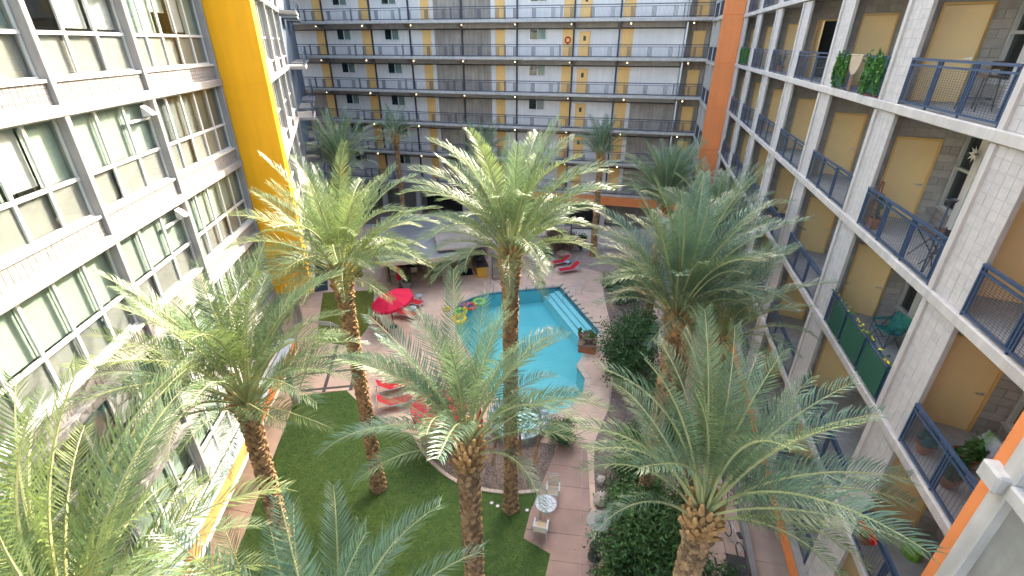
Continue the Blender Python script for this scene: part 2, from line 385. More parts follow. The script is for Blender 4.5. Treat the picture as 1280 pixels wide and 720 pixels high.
# ------------------------------------------------------------------ right apartment wing (x along the facade, y out to the courtyard)
def right_building():
    px, py, az = 9.84, 13.74, 14.5
    rz = frame_of(px, py, az); eye = eye_in(px, py, rz)
    rt = thing('apartment_building', 'concrete apartment wing with mustard doors on recessed blue railed balconies', 'building', (px, py, 0), rz)
    X0, X1 = -10.2, 25.5
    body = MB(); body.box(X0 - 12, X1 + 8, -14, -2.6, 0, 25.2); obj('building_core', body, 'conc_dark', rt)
    rf = MB(); rf.box(X0 - 12.2, X1 + 8, -14.2, .12, 25.2, 25.45); obj('roof', rf, 'conc', rt)
    for k in range(0, 8):
        z = ZL[k] if k < 7 else 25.25
        m = MB(); m.box(X0 - .2, X1, -2.6, .10, z - .22, z); bevel(obj('floor_slab', m, 'conc', rt), .02)
    fronts = [25.5, 20.5, 15.3, 10.2, 5.15, .06, -5.1]
    # shared meshes
    L = 3.93; RAIL, WIRE = railing_meshes(L); RAIL2, _ = railing_meshes(L, False)
    _, WIRE2 = RAIL, None
    H = 2.86
    dv = MB(); dv.box(0, 1.94, -.16, -.028, 0, H); DIV = dv.data('partition_wall', 'mortar')
    B, _ = block_mesh('tmp', 1, 1, 'block_dark')
    def cells_div(): return (block_field(0, .40, 0, H, .4, .2, True) + block_field(1.41, 1.94, 0, H, .4, .2, True) +
                             block_field(.40, 1.41, 2.24, H, .4, .2, True))
    def field_mesh(cells, y=0):
        mb = MB(); e = .005; q = .005
        for (x, z, wd, h) in cells:
            yy = y + rnd.uniform(-.004, .003)
            vs = [(e, -.03, e), (wd - e, -.03, e), (wd - e, -.03, h - e), (e, -.03, h - e), (e, -q, e), (wd - e, -q, e), (wd - e, -q, h - e), (e, -q, h - e),
                  (e + q, 0, e + q), (wd - e - q, 0, e + q), (wd - e - q, 0, h - e - q), (e + q, 0, h - e - q)]
            mb.add([(p[0] + x, p[1] + yy, p[2] + z) for p in vs], B.f)
        return mb
    DBL = field_mesh(cells_div()).data('blockwork', 'block_dark')
    # door: x from .45 to 1.353 in the partition's own frame
    fr = MB(); fr.box(.405, .455, -.03, .045, 0, 2.2); fr.box(1.35, 1.405, -.03, .045, 0, 2.2); fr.box(.455, 1.35, -.03, .045, 2.15, 2.2)
    DFR = fr.data('door', 'door_frame')
    lf = MB(); lf.box(-.89, 0, -.02, .02, .012, 2.14); DLF = lf.data('door_leaf', 'door')
    vd = MB(); vd.box(.456, 1.349, -.026, -.012, 0, 2.149); VOID = vd.data('doorway', 'black')  # black sheet painted as the unlit room behind an open door
    # back wall: x from 0 (far end, at the partition) to -4.98
    bw = MB(); bw.box(-.08, .15, -.2, -.03, 0, H); bw.box(-.88, -.08, -.2, -.03, 0, .5); bw.box(-5.05, -3.85, -.2, -.03, 0, H); bw.box(-3.85, -.08, -.2, -.03, 2.6, H)
    BWM = bw.data('back_wall', 'mortar')
    BWB = field_mesh(block_field(-.08, .14, 0, H, .2, .2) + block_field(-.88, -.08, 0, .5, .4, .17, True) + block_field(-5.05, -3.85, 0, H, .4, .2, True) + block_field(-3.85, -.08, 2.6, H, .4, .2, True)).data('blockwork', 'block_dark')
    wf = MB()
    for (a, b) in ((-.88, -.81), (-.15, -.08)): wf.box(a, b, -.12, .03, .5, 2.6)
    for (a, b) in ((.5, .57), (1.52, 1.59), (2.53, 2.6)): wf.box(-.81, -.15, -.12, .03, a, b)
    wf.box(-.93, -.03, -.1, .07, .46, .50)
    WFR = wf.data('window', 'alu'); pn = MB(); pn.box(-.81, -.15, -.06, -.05, .57, 2.53); PANE = pn.data('pane', 'glass_dark')
    bl = MB(); bl.box(-.81, -.15, -.16, -.15, 1.45, 2.53); BLD = bl.data('blind', 'blind_grey')
    po = MB(); po.box(-1.14, -.88, -.14, .10, 0, H); POST = po.data('jamb_post', 'white')
    sd = MB()
    for (a, b) in ((-1.22, -1.14), (-2.53, -2.45), (-3.85, -3.77)): sd.box(a, b, -.12, .02, .03, 2.55)
    sd.box(-3.85, -1.14, -.12, .02, 0, .06); sd.box(-3.85, -1.14, -.12, .02, 2.55, 2.6)
    SLD = sd.data('sliding_door', 'alu'); sp = MB(); sp.box(-3.77, -1.22, -.07, -.06, .06, 2.55); SPN = sp.data('pane', 'glass_dark')
    crt = MB(); n = 30
    for i in range(n):
        a = -3.77 + i * 2.4 / n; crt.box(a, a + .05, -.2 - .02 * (i % 2), -.19 - .02 * (i % 2), .06, 2.5)
    CRT = crt.data('curtain', 'blind_grey')
    rm = MB(); rm.box(-3.85, -.08, -.62, -.6, 0, 2.6); ROOM = rm.data('room', 'room')
    strip = MB(); strip.box(-.17, 0, -.10, .05, 0, H); STRIP = strip.data('concrete_column', 'conc')
    core = MB(); core.box(-1.15, -.17, -.09, -.007, 0, H); CORE = core.data('pier', 'mortar')
    blocks = Blocks()
    openings = {(.06, 4): 9, (.06, 2): 9, (10.2, 4): 75, (-5.1, 0): 35}
    near = {(.06, 4), (.06, 3), (-5.1, 3), (-5.1, 2), (-5.1, 1)}
    unit = {}
    for s0 in fronts:
        for k in range(0, 7):
            z = ZL[k]
            if s0 != 25.5 or True:
                put('concrete_column', STRIP, rt, (s0, 0, z)); put('pier', CORE, rt, (s0, 0, z))
                blocks.field(block_field(s0 - 1.15, s0 - .17, z, z + H, .245, .2), 0)
            bx_, by_, brz = s0 - .62, -1.95, math.atan2(1.85, .58)
            pw = put('partition_wall', DIV, rt, (bx_, by_, z), (0, 0, brz))
            if (s0, k) in near:
                for c in cells_div():
                    kx = (round(c[2], 3), round(c[3], 3))
                    if kx not in unit: unit[kx] = field_mesh([(0, 0, *kx)]).data('block', 'block_dark')
                    put('block', unit[kx], pw, (c[0], rnd.uniform(-.003, .003), c[1]))
            else: put('blockwork', DBL, pw, kind='stuff')
            d = put('door', DFR, rt, (bx_, by_, z), (0, 0, brz))
            op = openings.get((s0, k), 0)
            if op: put('doorway', VOID, d)
            lfo = put('door_leaf', DLF, d, (1.348, .0, 0), (0, 0, -R(op)))
            ax = 1.348 - .83 * math.cos(R(op)); ay = .83 * math.sin(R(op))
            put('handle', HANDLE, d, (ax + .02 * math.sin(R(op)), ay + .02 * math.cos(R(op)) + .002, 1.0), (R(-90), 0, -R(op)))
            b = put('back_wall', BWM, rt, (s0 - .62, -1.95, z)); put('blockwork', BWB, b, kind='stuff')
            wv = put('window', WFR, rt, (s0 - .62, -1.95, z)); put('pane', PANE, wv); put('room', ROOM, wv)
            if rnd.random() < .45: put('blind', BLD, wv)
            put('jamb_post', POST, rt, (s0 - .62, -1.95, z))
            sv = put('sliding_door', SLD, rt, (s0 - .62, -1.95, z)); put('pane', SPN, sv)
            if rnd.random() < .5: put('curtain', CRT, sv)
            if k > 0 or s0 > -6:
                ra = put('railing', RAIL, rt, (s0 - 1.19 - L, .03, z))
                put('wire_mesh', WIRE, ra)
    blocks.make(rt, 'block', eye, 290, ok=lambda c: c[2] < 18.6 and c[2] > 6)
    # orange first floor fascia with grey coping, ground floor behind it
    m = MB(); m.box(X0 - .2, X1, .102, .22, 2.95, 3.62); obj('orange_fascia', m, 'orange', rt)
    m = MB(); m.box(X0 - .2, X1, .0, .25, 3.622, 3.69); obj('coping', m, 'conc_white', rt)
    g = MB(); g.box(X0, X1, -2.598, -2.3, 0, 3.3); obj('ground_floor_wall', g, 'conc_dark', rt)
    cm = MB(); cm.box(-.45, 0, -.45, .0, 0, 3.32); CM = cm.data('ground_column', 'conc')
    for s0 in fronts: put('ground_column', CM, rt, (s0, 0, 0))
    lw = MB(); lw.box(X0 - 6, X1 - 6, .3, .5, 0, .45); obj('low_wall', lw, 'conc_white', rt)
    # orange end wall, one panel a storey, and the short wing beyond it
    pm = MB(); pm.box(0, .4, .1, 1.45, .012, 3.088); PM = bevel(put('orange_panel', pm.data('orange_panel', 'orange'), rt, (X1 + .02, 0, .45)), .01)
    for k in range(0, 7):
        bevel(put('orange_panel', PM.data, rt, (X1 + .02, 0, ZL[k])), .01)
    cr = MB(); cr.box(X1 + .06, X1 + .38, .0, 1.40, 0, 25.2); obj('end_wall_core', cr, 'orange', rt)
    fw = MB(); fw.box(X1 + .42, 32.6, -.4, .15, 0, 25.2); obj('far_wall', fw, 'conc_dark', rt)
    CMF = MB().box(0, .35, -.1, 1.35, 0, 25.2).data('far_column', 'conc')
    for x in (26.0, 29.2, 32.3): put('far_column', CMF, rt, (x, 0, 0))
    for k in range(0, 7):
        m = MB(); m.box(X1 + .42, 32.6, .15, 1.42, ZL[k] - .22, ZL[k]); obj('floor_slab', m, 'conc', rt)
        for x in (26.4, 29.6):
            m = MB(); m.box(x, x + 2.65, 1.3, 1.34, ZL[k] + .98, ZL[k] + 1.03); m.box(x, x + 2.65, 1.3, 1.34, ZL[k] + .06, ZL[k] + .1)
            for i in range(14): m.box(x + i * .2, x + i * .2 + .02, 1.31, 1.33, ZL[k] + .1, ZL[k] + .98)
            obj('railing', m, 'navy', rt)
    # near grey panelled wing with orange edge strip
    wx = -22
    m = MB(); m.box(-10.40, -10.2, .11, 1.52, 0, 25.2); obj('orange_edge', m, 'orange', rt)
    m = MB(); m.box(-10.64, -10.404, .11, 1.56, 0, 25.2); bevel(obj('edge_column', m, 'conc', rt), .015)
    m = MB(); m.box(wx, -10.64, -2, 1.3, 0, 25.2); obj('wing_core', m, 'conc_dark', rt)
    PG = MB().box(-14.2, -10.644, 1.302, 1.44, .012, 2.88).data('grey_panel', 'panel_grey')
    PG2 = MB().box(wx, -14.22, 1.302, 1.44, .012, 2.88).data('grey_panel', 'panel_grey')
    for k in range(0, 7):
        put('grey_panel', PG, rt, (0, 0, ZL[k])); put('grey_panel', PG2, rt, (0, 0, ZL[k]))
        m = MB(); m.box(wx, -10.642, 1.304, 1.60, ZL[k] - .2, ZL[k]); bevel(obj('slab_band', m, 'conc', rt), .02)
        m = MB(); m.box(-10.60, -10.26, 1.50, 1.68, ZL[k] - .23, ZL[k] + .03); bevel(obj('slab_nose', m, 'conc', rt), .03)
    return rt, rz
RT, RRZ = right_building()
def Rw(s, y, z):
    """point of the right facade's frame in the world"""
    v = Matrix.Rotation(RRZ, 3, 'Z') @ Vector((s, y, z)); return (v.x + 9.84, v.y + 13.74, z)

# ------------------------------------------------------------------ left apartment wing of gridded windows
def grid_wing(rt, eye, cols, npanes, z0k, kmax, single_limit, fade=False):
    """columns at s positions; local x = -s; y out to the courtyard"""
    blocks = Blocks()
    PCACHE = {}
    def panel(name, wd, h, th, mk):
        key = (name, round(wd, 3), round(h, 3), mk)
        if key not in PCACHE: PCACHE[key] = MB().box(0, wd, -th, 0, 0, h).data(name, mk)
        return PCACHE[key]
    for c in cols:
        m = MB(); m.box(-c - .085, -c + .085, -.5, 0, ZL[z0k] + .1, 25.2); bevel(obj('concrete_column', m, 'conc_white', rt), .012)
    for k in range(z0k, kmax + 1):
        z = ZL[k]
        m = MB(); m.box(-cols[-1] - .1, -cols[0] + .1, -.4 if fade else -2.2, .03, z - .15, z + .10); bevel(obj('floor_slab', m, 'conc_white', rt), .02)
        for b in range(len(cols) - 1):
            sa, sb = cols[b] + .10, cols[b + 1] - .10
            n = npanes[b]; xa, xb = -sb, -sa; W = xb - xa; pw = W / n
            m = MB(); m.box(xa, xb, -.34, -.138, z + .1, z + .56); obj('spandrel', m, 'mortar', rt)
            if not fade: blocks.field(block_field(xa, xb, z + .1, z + .56, .17, .115), -.11)
            m = MB(); m.box(xa, xb, -.34, -.05, z + .562, z + .63); obj('sill', m, 'alu', rt)
            f = MB(); zt = z + 2.95
            f.box(xa, xb, -.28, -.19, z + .632, z + .68); f.box(xa, xb, -.272, -.19, z + 1.51, z + 1.59); f.box(xa, xb, -.28, -.19, zt - .06, zt)
            for i in range(n + 1):
                x = xa + i * pw; f.box(max(xa, x - .042), min(xb, x + .042), -.262, -.205, z + .68, zt - .06)
            vent = (n == 3)
            if vent: f.box(xa + .035, xa + pw - .035, -.27, -.18, z + 2.42, z + 2.48)
            wd = obj('window', f, 'alu', rt)
            rm = MB(); rm.box(xa, xb, -1.9, -1.85, z + .1, z + 2.95); obj('room_wall', rm, 'room', rt)
            qw = rnd.random()
            for i in range(n):
                x = xa + i * pw + .035; w_ = pw - .07
                put('pane', panel('pane', w_, 1.3, .008, 'glass'), wd, (x, -.225, z + 1.59))
                put('pane', panel('pane', w_, .84, .008, 'glass'), wd, (x, -.225, z + .68))
                put('shade', panel('shade', w_ + .04, .86, .006, 'blind_grey'), wd, (x - .02, -.262 if rnd.random() < .6 else -.33, z + .67))
                q = .95 if (b, k) == (4, 3) else (rnd.random() * .66 if qw < .8 else rnd.uniform(.3, .85))
                if q < .60 or q > .9: put('blind', panel('blind', w_ + .04, 1.3, .006, 'blind' if q < .9 else 'room_shade'), wd, (x - .02, -.36, z + 1.58))  # the darkest sheet stands in for a shaded room, no blind there
                elif q < .74: put('blind', panel('blind', w_ - .10, 1.22, .006, 'blind_white'), wd, (x + .02, -.36, z + 1.66))
                elif q < .86:
                    h = rnd.uniform(.4, .9); put('blind', panel('blind', w_, round(h, 1), .006, 'blind'), wd, (x, -.40, z + 2.9 - round(h, 1)))
            if vent:
                v = MB(); v.add([(xa + .12, -.18, z + 2.5), (xa + .42, -.18, z + 2.5), (xa + .12, -.18, z + 2.82), (xa + .42, -.18, z + 2.82), (xa + .12, .10, z + 2.56), (xa + .42, .10, z + 2.56)],
                                [(0, 1, 5, 4), (0, 4, 2), (1, 3, 5), (2, 4, 5, 3)])
                obj('vent_hood', v, 'alu', rt)
    if blocks.c: blocks.make(rt, 'block_white', eye, single_limit, ok=lambda c: -c[0] > -8.7 and 6 < c[2] < 18)
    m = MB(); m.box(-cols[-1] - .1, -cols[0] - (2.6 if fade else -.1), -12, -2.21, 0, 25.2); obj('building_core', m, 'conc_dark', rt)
    m = MB(); m.box(-cols[-1] - .1, -cols[0] - (2.6 if fade else -.1), -12.2, .1, 25.2, 25.45); obj('roof', m, 'conc', rt)

def left_building():
    px, py = -10.6, 15.0; rz = frame_of(px, py, 172.6); eye = eye_in(px, py, rz)
    rt = thing('apartment_building', 'white concrete apartment wing of gridded windows with a yellow end wall', 'building', (px, py, 0), rz)
    grid_wing(rt, eye, [-18.9, -13.8, -8.65, -3.45, .3, 5.3], [5, 5, 5, 3, 5], 0, 6, 290)
    s0, s1 = -18.9, 5.4
    m = MB(); m.box(-s1, -s0, .032, .34, 3.36, 4.0); obj('orange_fascia', m, 'orange', rt)
    m = MB(); m.box(-s1, -s0, -.02, .38, 4.002, 4.07); obj('coping', m, 'bluegrey', rt)
    m = MB(); m.box(-s1, -s0, .10, .40, 3.26, 3.358); obj('flashing', m, 'white', rt)
    m = MB(); m.box(-s1, -s0, -2.208, .1, 3.1, 3.256); obj('soffit', m, 'conc', rt)
    CM = MB().box(-.15, .15, -.4, -.1, 0, 3.1).data('ground_column', 'conc')
    for c in (-13.8, -8.65, .3, 5.2): put('ground_column', CM, rt, (-c, 0, 0))
    # yellow wall facing down the courtyard, one panel a storey
    PY = MB().box(-5.9, -5.42, -.3, 1.66, .008, 3.092).data('yellow_panel', 'yellow')
    for k in range(1, 7): bevel(put('yellow_panel', PY, rt, (0, 0, ZL[k] - .1)), .006)
    m = MB(); m.box(-5.88, -5.43, -.28, 1.64, ZL[1], 25.1); obj('yellow_core', m, 'yellow', rt)
    return rt
LT = left_building()

def far_left_building():
    px, py = -9.80, 21.16; az = -19.3; rz = frame_of(px, py, az + 180)
    rt = thing('apartment_building', 'narrow slanted white window wing between the yellow wall and the blue balconies', 'building', (px, py, 0), rz)
    grid_wing(rt, (0, 0, 0), [.1, 4.4, 8.7, 13.0], [4, 4, 4], 1, 6, 0, fade=True)
    m = MB(); m.box(-13.1, 0, -1.2, .0, ZL[1] - .45, ZL[1] - .16); obj('edge_beam', m, 'conc_white', rt)
    CM = MB().box(-.2, .2, -.5, -.1, 0, ZL[1] - .45).data('ground_column', 'conc')
    for c in (8.7, 12.9): put('ground_column', CM, rt, (-c, -1.8, 0))
    m = MB(); m.box(-36.5, -13.12, -8, -.25, 0, 25.2); obj('blue_wall', m, 'teal', rt)
    R1, W1 = railing_meshes(3.2)
    for k in range(1, 7):
        for (a, out) in ((13.2, 1.0), (19.0, .8), (25, .8)):
            m = MB(); m.box(-a - 3.4, -a, -.248, out, ZL[k] - .2, ZL[k]); bevel(obj('balcony_slab', m, 'conc_white', rt), .02)
            r = put('railing', R1, rt, (-a - 3.3, out - .08, ZL[k])); put('wire_mesh', W1, r)
    return rt
FLB = far_left_building()

# ------------------------------------------------------------------ back wing with access galleries
def back_building():
    px, py = 0.0, 50.0; rz = frame_of(px, py, 284.5)
    rt = thing('apartment_building', 'long gallery apartment wing across the courtyard end with railed corridors', 'building', (px, py, 0), rz)
    A, Z = -27.0, 17.35
    def bx(m, s0, s1, *r): return m.box(-max(s0, s1), -min(s0, s1), *r)
    m = MB(); bx(m, A, Z + 12, -12, -1.9, 0, 25.2); obj('building_core', m, 'conc_dark', rt)  # core lengthened unseen past the wing's end to block a sun leak
    m = MB(); bx(m, A, Z, -12, .1, 25.2, 25.45); obj('roof', m, 'conc', rt)
    def wallp(name, s0, s1, z, mk, y=-1.6, h=2.85, z1=0):
        mm = MB(); bx(mm, s0, s1, -1.898, y, z + z1, z + h); return obj(name, mm, mk, rt)
    WFM = MB(); bx(WFM, 0, 1.62, -.1, .03, 0, .06); bx(WFM, 0, 1.62, -.1, .03, 1.0, 1.06)
    for a in (0, .78, 1.56): bx(WFM, a, a + .06, -.1, .03, .06, 1.0)
    WF = WFM.data('window', 'white')
    PD = MB(); bx(PD, .06, .78, -.03, -.022, .06, 1.0); PDK = PD.data('pane', 'glass_dark')
    PL = MB(); bx(PL, .84, 1.56, -.03, -.022, .06, 1.0); PLT = PL.data('pane', 'glass')
    BD = MB(); bx(BD, .84, 1.56, -.07, -.06, .06, 1.0); BDM = BD.data('blind', 'blind'); BDW = BD.data('blind', 'blind_white')
    BKM = MB(); bx(BKM, .06, .83, -.07, -.06, .06, 1.0); BKD = BKM.data('dark_room', 'room')
    DM = MB(); bx(DM, 0, 1.0, -.02, .03, 0, 2.12); DFM = DM.data('door', 'door_frame')
    DL = MB(); bx(DL, .05, .95, .031, .05, .01, 2.06); DLM = DL.data('door_leaf', 'ochre')
    LM = MB(); bx(LM, .38, .62, .051, .06, 1.35, 1.75); LITE = LM.data('door_light', 'dark')
    seg = 5.2; NB = 9
    rl = MB(); x1 = seg - .06
    rl.box(0, x1, -.03, .03, 1.0, 1.07); rl.box(0, x1, -.02, .02, .85, .89); rl.box(0, x1, -.025, .025, .05, .12)
    for x in (.02, x1 - .02): rl.box(x - .025, x + .025, -.025, .025, 0, 1.02)
    RL = rl.data('railing', 'navy')
    pk = MB(); 
    for i in range(1, 48): x = i * x1 / 48; pk.box(x - .005, x + .005, -.005, .005, .1, .86)
    PK = pk.data('picket', 'navy')
    gp = MB()
    for i in range(4): gp.box(i * .10 - .02, i * .10 + .02, -.014, .014, .1, .86)
    GP = gp.data('picket_panel', 'navy')
    GL = MB().lathe([(.0, -.055), (.038, -.035), (.05, 0), (.038, .035), (.02, .055)], 10).data('globe_lamp', 'lamp')
    BR = MB(); BR.add([(-.09, -1.6, -.25), (.09, -1.6, -.25), (-.09, -.1, -.25), (.09, -.1, -.25), (-.09, -1.6, -.85), (.09, -1.6, -.85), (-.09, -.1, -.36), (.09, -.1, -.36)],
                      [(4, 5, 7, 6), (0, 4, 6, 2), (1, 3, 7, 5), (2, 6, 7, 3), (0, 2, 3, 1)])
    BRM = BR.data('bracket', 'conc_dark')
    posts = [-25.8, -20.45, -15.1, -10.9, -5.4, .1, 5.48, 9.6, 15.28]
    PO = MB().box(-.07, .07, -1.598, -1.45, 0, 2.85).data('wall_post', 'dark')
    for k in range(0, 7):
        z = ZL[k] + .13; hi = k >= 3
        m = MB(); bx(m, A, Z, -1.9, 0, z - .25, z); bevel(obj('gallery_slab', m, 'conc', rt), .02)
        wallp('wall_panel', A, -21.56, z, 'white_wall' if hi else 'conc_tan')
        wallp('wall_panel', -20.36, -16.24, z, 'white_wall', -1.602); wallp('wall_panel', -15.2, -9.62, z, 'white_wall', -1.604)
        wallp('wall_panel', -8.68, -8.3, z, 'white_wall', -1.59); wallp('wall_panel', -8.3, -2.5, z, 'conc_tan', -1.62)
        wallp('wall_panel', -2.5, -2.06, z, 'white_wall', -1.59); wallp('wall_panel', -1.1, 4.46, z, 'white_wall', -1.602)
        wallp('wall_panel', 5.43, 9.8, z, 'white_wall', -1.604)
        if hi: wallp('wall_panel', 10.84, 15.25, z, 'white_wall', -1.601)
        else:
            wallp('wall_panel', 10.84, 11.2, z, 'white_wall', -1.601); wallp('wall_panel', 11.2, 15.25, z, 'conc_tan', -1.62)
        wallp('wall_panel', 15.35, Z, z, 'conc_tan', -1.62)
        mm = MB(); bx(mm, 15.25, 15.35, -1.6, -.1, z, z + 2.85); obj('white_fin', mm, 'white', rt)
        for (a, b) in ((-21.56, -20.36), (-16.24, -15.2), (-9.62, -8.68), (-2.06, -1.1), (4.46, 5.43), (9.8, 10.84)):
            wallp('ochre_panel', a + .01, b - .01, z, 'ochre', -1.57, 2.38)
            wallp('ochre_head', a + .01, b - .01, z, 'conc', -1.61, 2.85, 2.385)
        for s in (-19.1, -13.7, 1.3):
            wv = put('window', WF, rt, (-s, -1.52, z + 1.42)); put('pane', PDK, wv); put('pane', PLT, wv)
            put('blind', rnd.choice((BDM, BDM, BDW)), wv); put('dark_room', BKD, wv)
        for s in (6.0, 15.95):
            d = put('door', DFM, rt, (-s, -1.56, z)); put('door_leaf', DLM, d)
            if s < 10: put('door_light', LITE, d)
            put('handle', HANDLE, d, (-.88, .05, 1.0), (R(-90), 0, 0))
        for a in posts: put('wall_post', PO, rt, (-a, 0, z)); put('bracket', BRM, rt, (-a, 0, z))
        for (a, b) in zip(posts[:-1], posts[1:]):
            mm = MB(); bx(mm, a + .1, b - .1, -1.56, -1.42, z + 2.42, z + 2.848); obj('gallery_beam', mm, 'conc', rt)
            mm = MB(); mm.bar((-a, -1.40, z + 2.36), (-b, -1.40, z + 2.36), .045, n=6); obj('service_pipe', mm, 'dark', rt)
        if k >= 0:
            s = A + .3; i = 0
            while s < Z - .5:
                L_ = min(seg, Z - s)
                r = put('railing', RL, rt, (-s - L_ + .03, -.06, z), scale=(L_ / seg, 1, 1)); put('pickets', PK, r, kind='stuff')
                for j in range(3): put('picket_panel', GP, r, (.55 + 1.75 * j, 0, 0))
                g = put('globe_lamp', GL, rt, (-s - .9, -.35, z - .42))
                s += seg
    # orange fascia, dark ground floor openings behind columns
    m = MB(); bx(m, -.5, Z, .002, .3, 2.62, 3.42); obj('orange_fascia', m, 'orange', rt)
    m = MB(); bx(m, A, -.51, .002, .2, 2.75, 3.42); obj('concrete_fascia', m, 'conc_dark', rt)
    CMG = MB().box(-.25, .25, -.5, -.05, 0, 3.3).data('ground_column', 'conc')
    for a in posts: put('ground_column', CMG, rt, (-a, 0, 0))
    for i, (a, b) in enumerate(zip(posts[:-1], posts[1:])):
        mm = MB(); bx(mm, a + .3, b - .3, -1.9, -1.7, 0, 3.3); obj('shaded_opening', mm, ('black', 'conc_dark', 'room')[i % 3], rt)  # dark panels whose colour stands in for shade inside open recesses
    return rt, rz
BT, BRZ = back_building()
def Bw(s, y, z):
    v = Matrix.Rotation(BRZ, 3, 'Z') @ Vector((-s, y, z)); return (v.x, v.y + 50, z)

# ------------------------------------------------------------------ ground, paving, pool
def area(p): return sum(p[i][0] * p[(i + 1) % len(p)][1] - p[(i + 1) % len(p)][0] * p[i][1] for i in range(len(p))) / 2
def clip(poly, nx, ny, d):
    """keep the side where nx*x+ny*y <= d"""
    out = []; n = len(poly)
    for i in range(n):
        a, b = poly[i], poly[(i + 1) % n]
        da, db = nx * a[0] + ny * a[1] - d, nx * b[0] + ny * b[1] - d
        if da <= 0: out.append(a)
        if da * db < 0:
            t = da / (da - db); out.append((a[0] + (b[0] - a[0]) * t, a[1] + (b[1] - a[1]) * t))
    return out
def clean(p):
    q = []
    for a in p:
        if not q or math.hypot(a[0] - q[-1][0], a[1] - q[-1][1]) > 1e-3: q.append(a)
    if len(q) > 1 and math.hypot(q[0][0] - q[-1][0], q[0][1] - q[-1][1]) < 1e-3: q.pop()
    return q
def tiles(root, poly, az, step, gap, z0, z1, mk, name='paving_slab', off=(0, 0)):
    a = R(az); ux, uy = math.sin(a), math.cos(a); vx, vy = uy, -ux
    us = [p[0] * ux + p[1] * uy for p in poly]; vs = [p[0] * vx + p[1] * vy for p in poly]
    su, sv = step if isinstance(step, tuple) else (step, step)
    u = min(us) + off[0] - su
    while u < max(us):
        v = min(vs) + off[1] - sv
        while v < max(vs):
            c = clip(poly, -ux, -uy, -(u + gap / 2)); c = clip(c, ux, uy, u + su - gap / 2) if len(c) > 2 else []
            c = clip(c, -vx, -vy, -(v + gap / 2)) if len(c) > 2 else []; c = clip(c, vx, vy, v + sv - gap / 2) if len(c) > 2 else []
            c = clean(c)
            if len(c) > 2 and abs(area(c)) > .02:
                cx = sum(p[0] for p in c) / len(c); cy = sum(p[1] for p in c) / len(c)
                m = MB(); m.prism([(p[0] - cx, p[1] - cy) for p in c], z0, z1 + rnd.uniform(-.003, .003))
                obj(name, m, mk, root, loc=(cx, cy, 0))
            v += sv
        u += su
gm = MB(); gm.add([(-400, -400, -.08), (400, -400, -.08), (400, 28, -.08), (400, 400, -.08), (-400, 400, -.08), (-400, 28, -.08)], [])
# one sheet reaching the horizon with the pool left open
POOL = [(3.82, 34.2), (5.9, 27.4), (5.15, 26.35), (4.35, 24.6), (3.85, 23.6), (4.2, 22.4), (3.9, 21.0), (3.1, 20.0), (2.3, 19.45), (1.5, 19.45),
        (.9, 20.1), (.1, 20.55), (-.7, 20.5), (-1.3, 21.3), (-1.7, 22.5), (-2.5, 24.6), (-3.6, 27.2), (-4.25, 29.4), (-4.2, 30.5), (-3.8, 31.5), (-3.0, 32.3), (-1.9, 33.0), (-.3, 33.45)]
POOL = POOL if area(POOL) > 0 else POOL[::-1]
def offset(poly, d):
    n = len(poly); out = []
    for i in range(n):
        p, a, b = Vector(poly[i]), Vector(poly[i - 1]), Vector(poly[(i + 1) % n])
        e1 = (p - a).normalized(); e2 = (b - p).normalized()
        nn = Vector((e1.y + e2.y, -e1.x - e2.x)).normalized(); c = max(.5, nn.dot(Vector((e1.y, -e1.x))))
        out.append((p.x + nn.x * d / c, p.y + nn.y * d / c))
    return out
def sheet_with_hole(outer, hole, z):
    pts = [Vector((*p, 0)) for p in outer], [Vector((*p, 0)) for p in hole]
    tri = tessellate_polygon([pts[0], pts[1]]); allp = list(outer) + list(hole); m = MB(); fs = []
    for t in tri:
        a, b, c = [Vector((*allp[i], 0)) for i in t]
        fs.append(t if (b - a).cross(c - a).z > 0 else (t[0], t[2], t[1]))
    m.add([(*p, z) for p in allp], fs); return m
PIN = offset(POOL, .33)
obj('ground', sheet_with_hole([(-500, -500), (500, -500), (500, 500), (-500, 500)], PIN, -.06), 'soil', kind='structure')
pool = put('swimming_pool', None); pool['kind'] = 'structure'
PB = offset(POOL, .05)
pm = MB(); n = len(PB)
pm.add([(*p, .0) for p in PB] + [(*p, -1.3) for p in PB], [((i + 1) % n, i, n + i, n + (i + 1) % n) for i in range(n)])
pm.prism(PB, -1.35, -1.3, side=False)
obj('pool_basin', pm, 'pool_floor', pool)
wm = MB().prism(PB, -.12, -.10, side=False); obj('water', wm, 'water', pool)
# blue waterline tiles and coping stones follow the edge
co = MB(); tl = MB()
PO_ = offset(POOL, .34)
for i in range(n):
    a, b = Vector(POOL[i]), Vector(POOL[(i + 1) % n]); c, d = Vector(PO_[i]), Vector(PO_[(i + 1) % n])
    k = max(1, int((b - a).length / .6))
    for j in range(k):
        t0, t1 = j / k, (j + 1) / k - .02
        q = [a.lerp(b, t0), a.lerp(b, t1), c.lerp(d, t1), c.lerp(d, t0)]
        s = MB(); cx = sum(v.x for v in q) / 4; cy = sum(v.y for v in q) / 4
        s.prism([(v.x - cx, v.y - cy) for v in q], -.06, .055); obj('coping_stone', s, 'curb', pool, loc=(cx, cy, 0))
    kk = max(1, int((b - a).length / .3))
    nrm = Vector(((b - a).y, -(b - a).x)).normalized()
    for j in range(kk):
        p, q = a.lerp(b, j / kk), a.lerp(b, (j + .94) / kk)
        tl.add([(p.x + nrm.x * .04, p.y + nrm.y * .04, -.22), (q.x + nrm.x * .04, q.y + nrm.y * .04, -.22), (q.x + nrm.x * .04, q.y + nrm.y * .04, .0), (p.x + nrm.x * .04, p.y + nrm.y * .04, .0)], [(0, 1, 2, 3)][::1])
obj('waterline_tiles', tl, 'tile_blue', pool, kind='stuff')
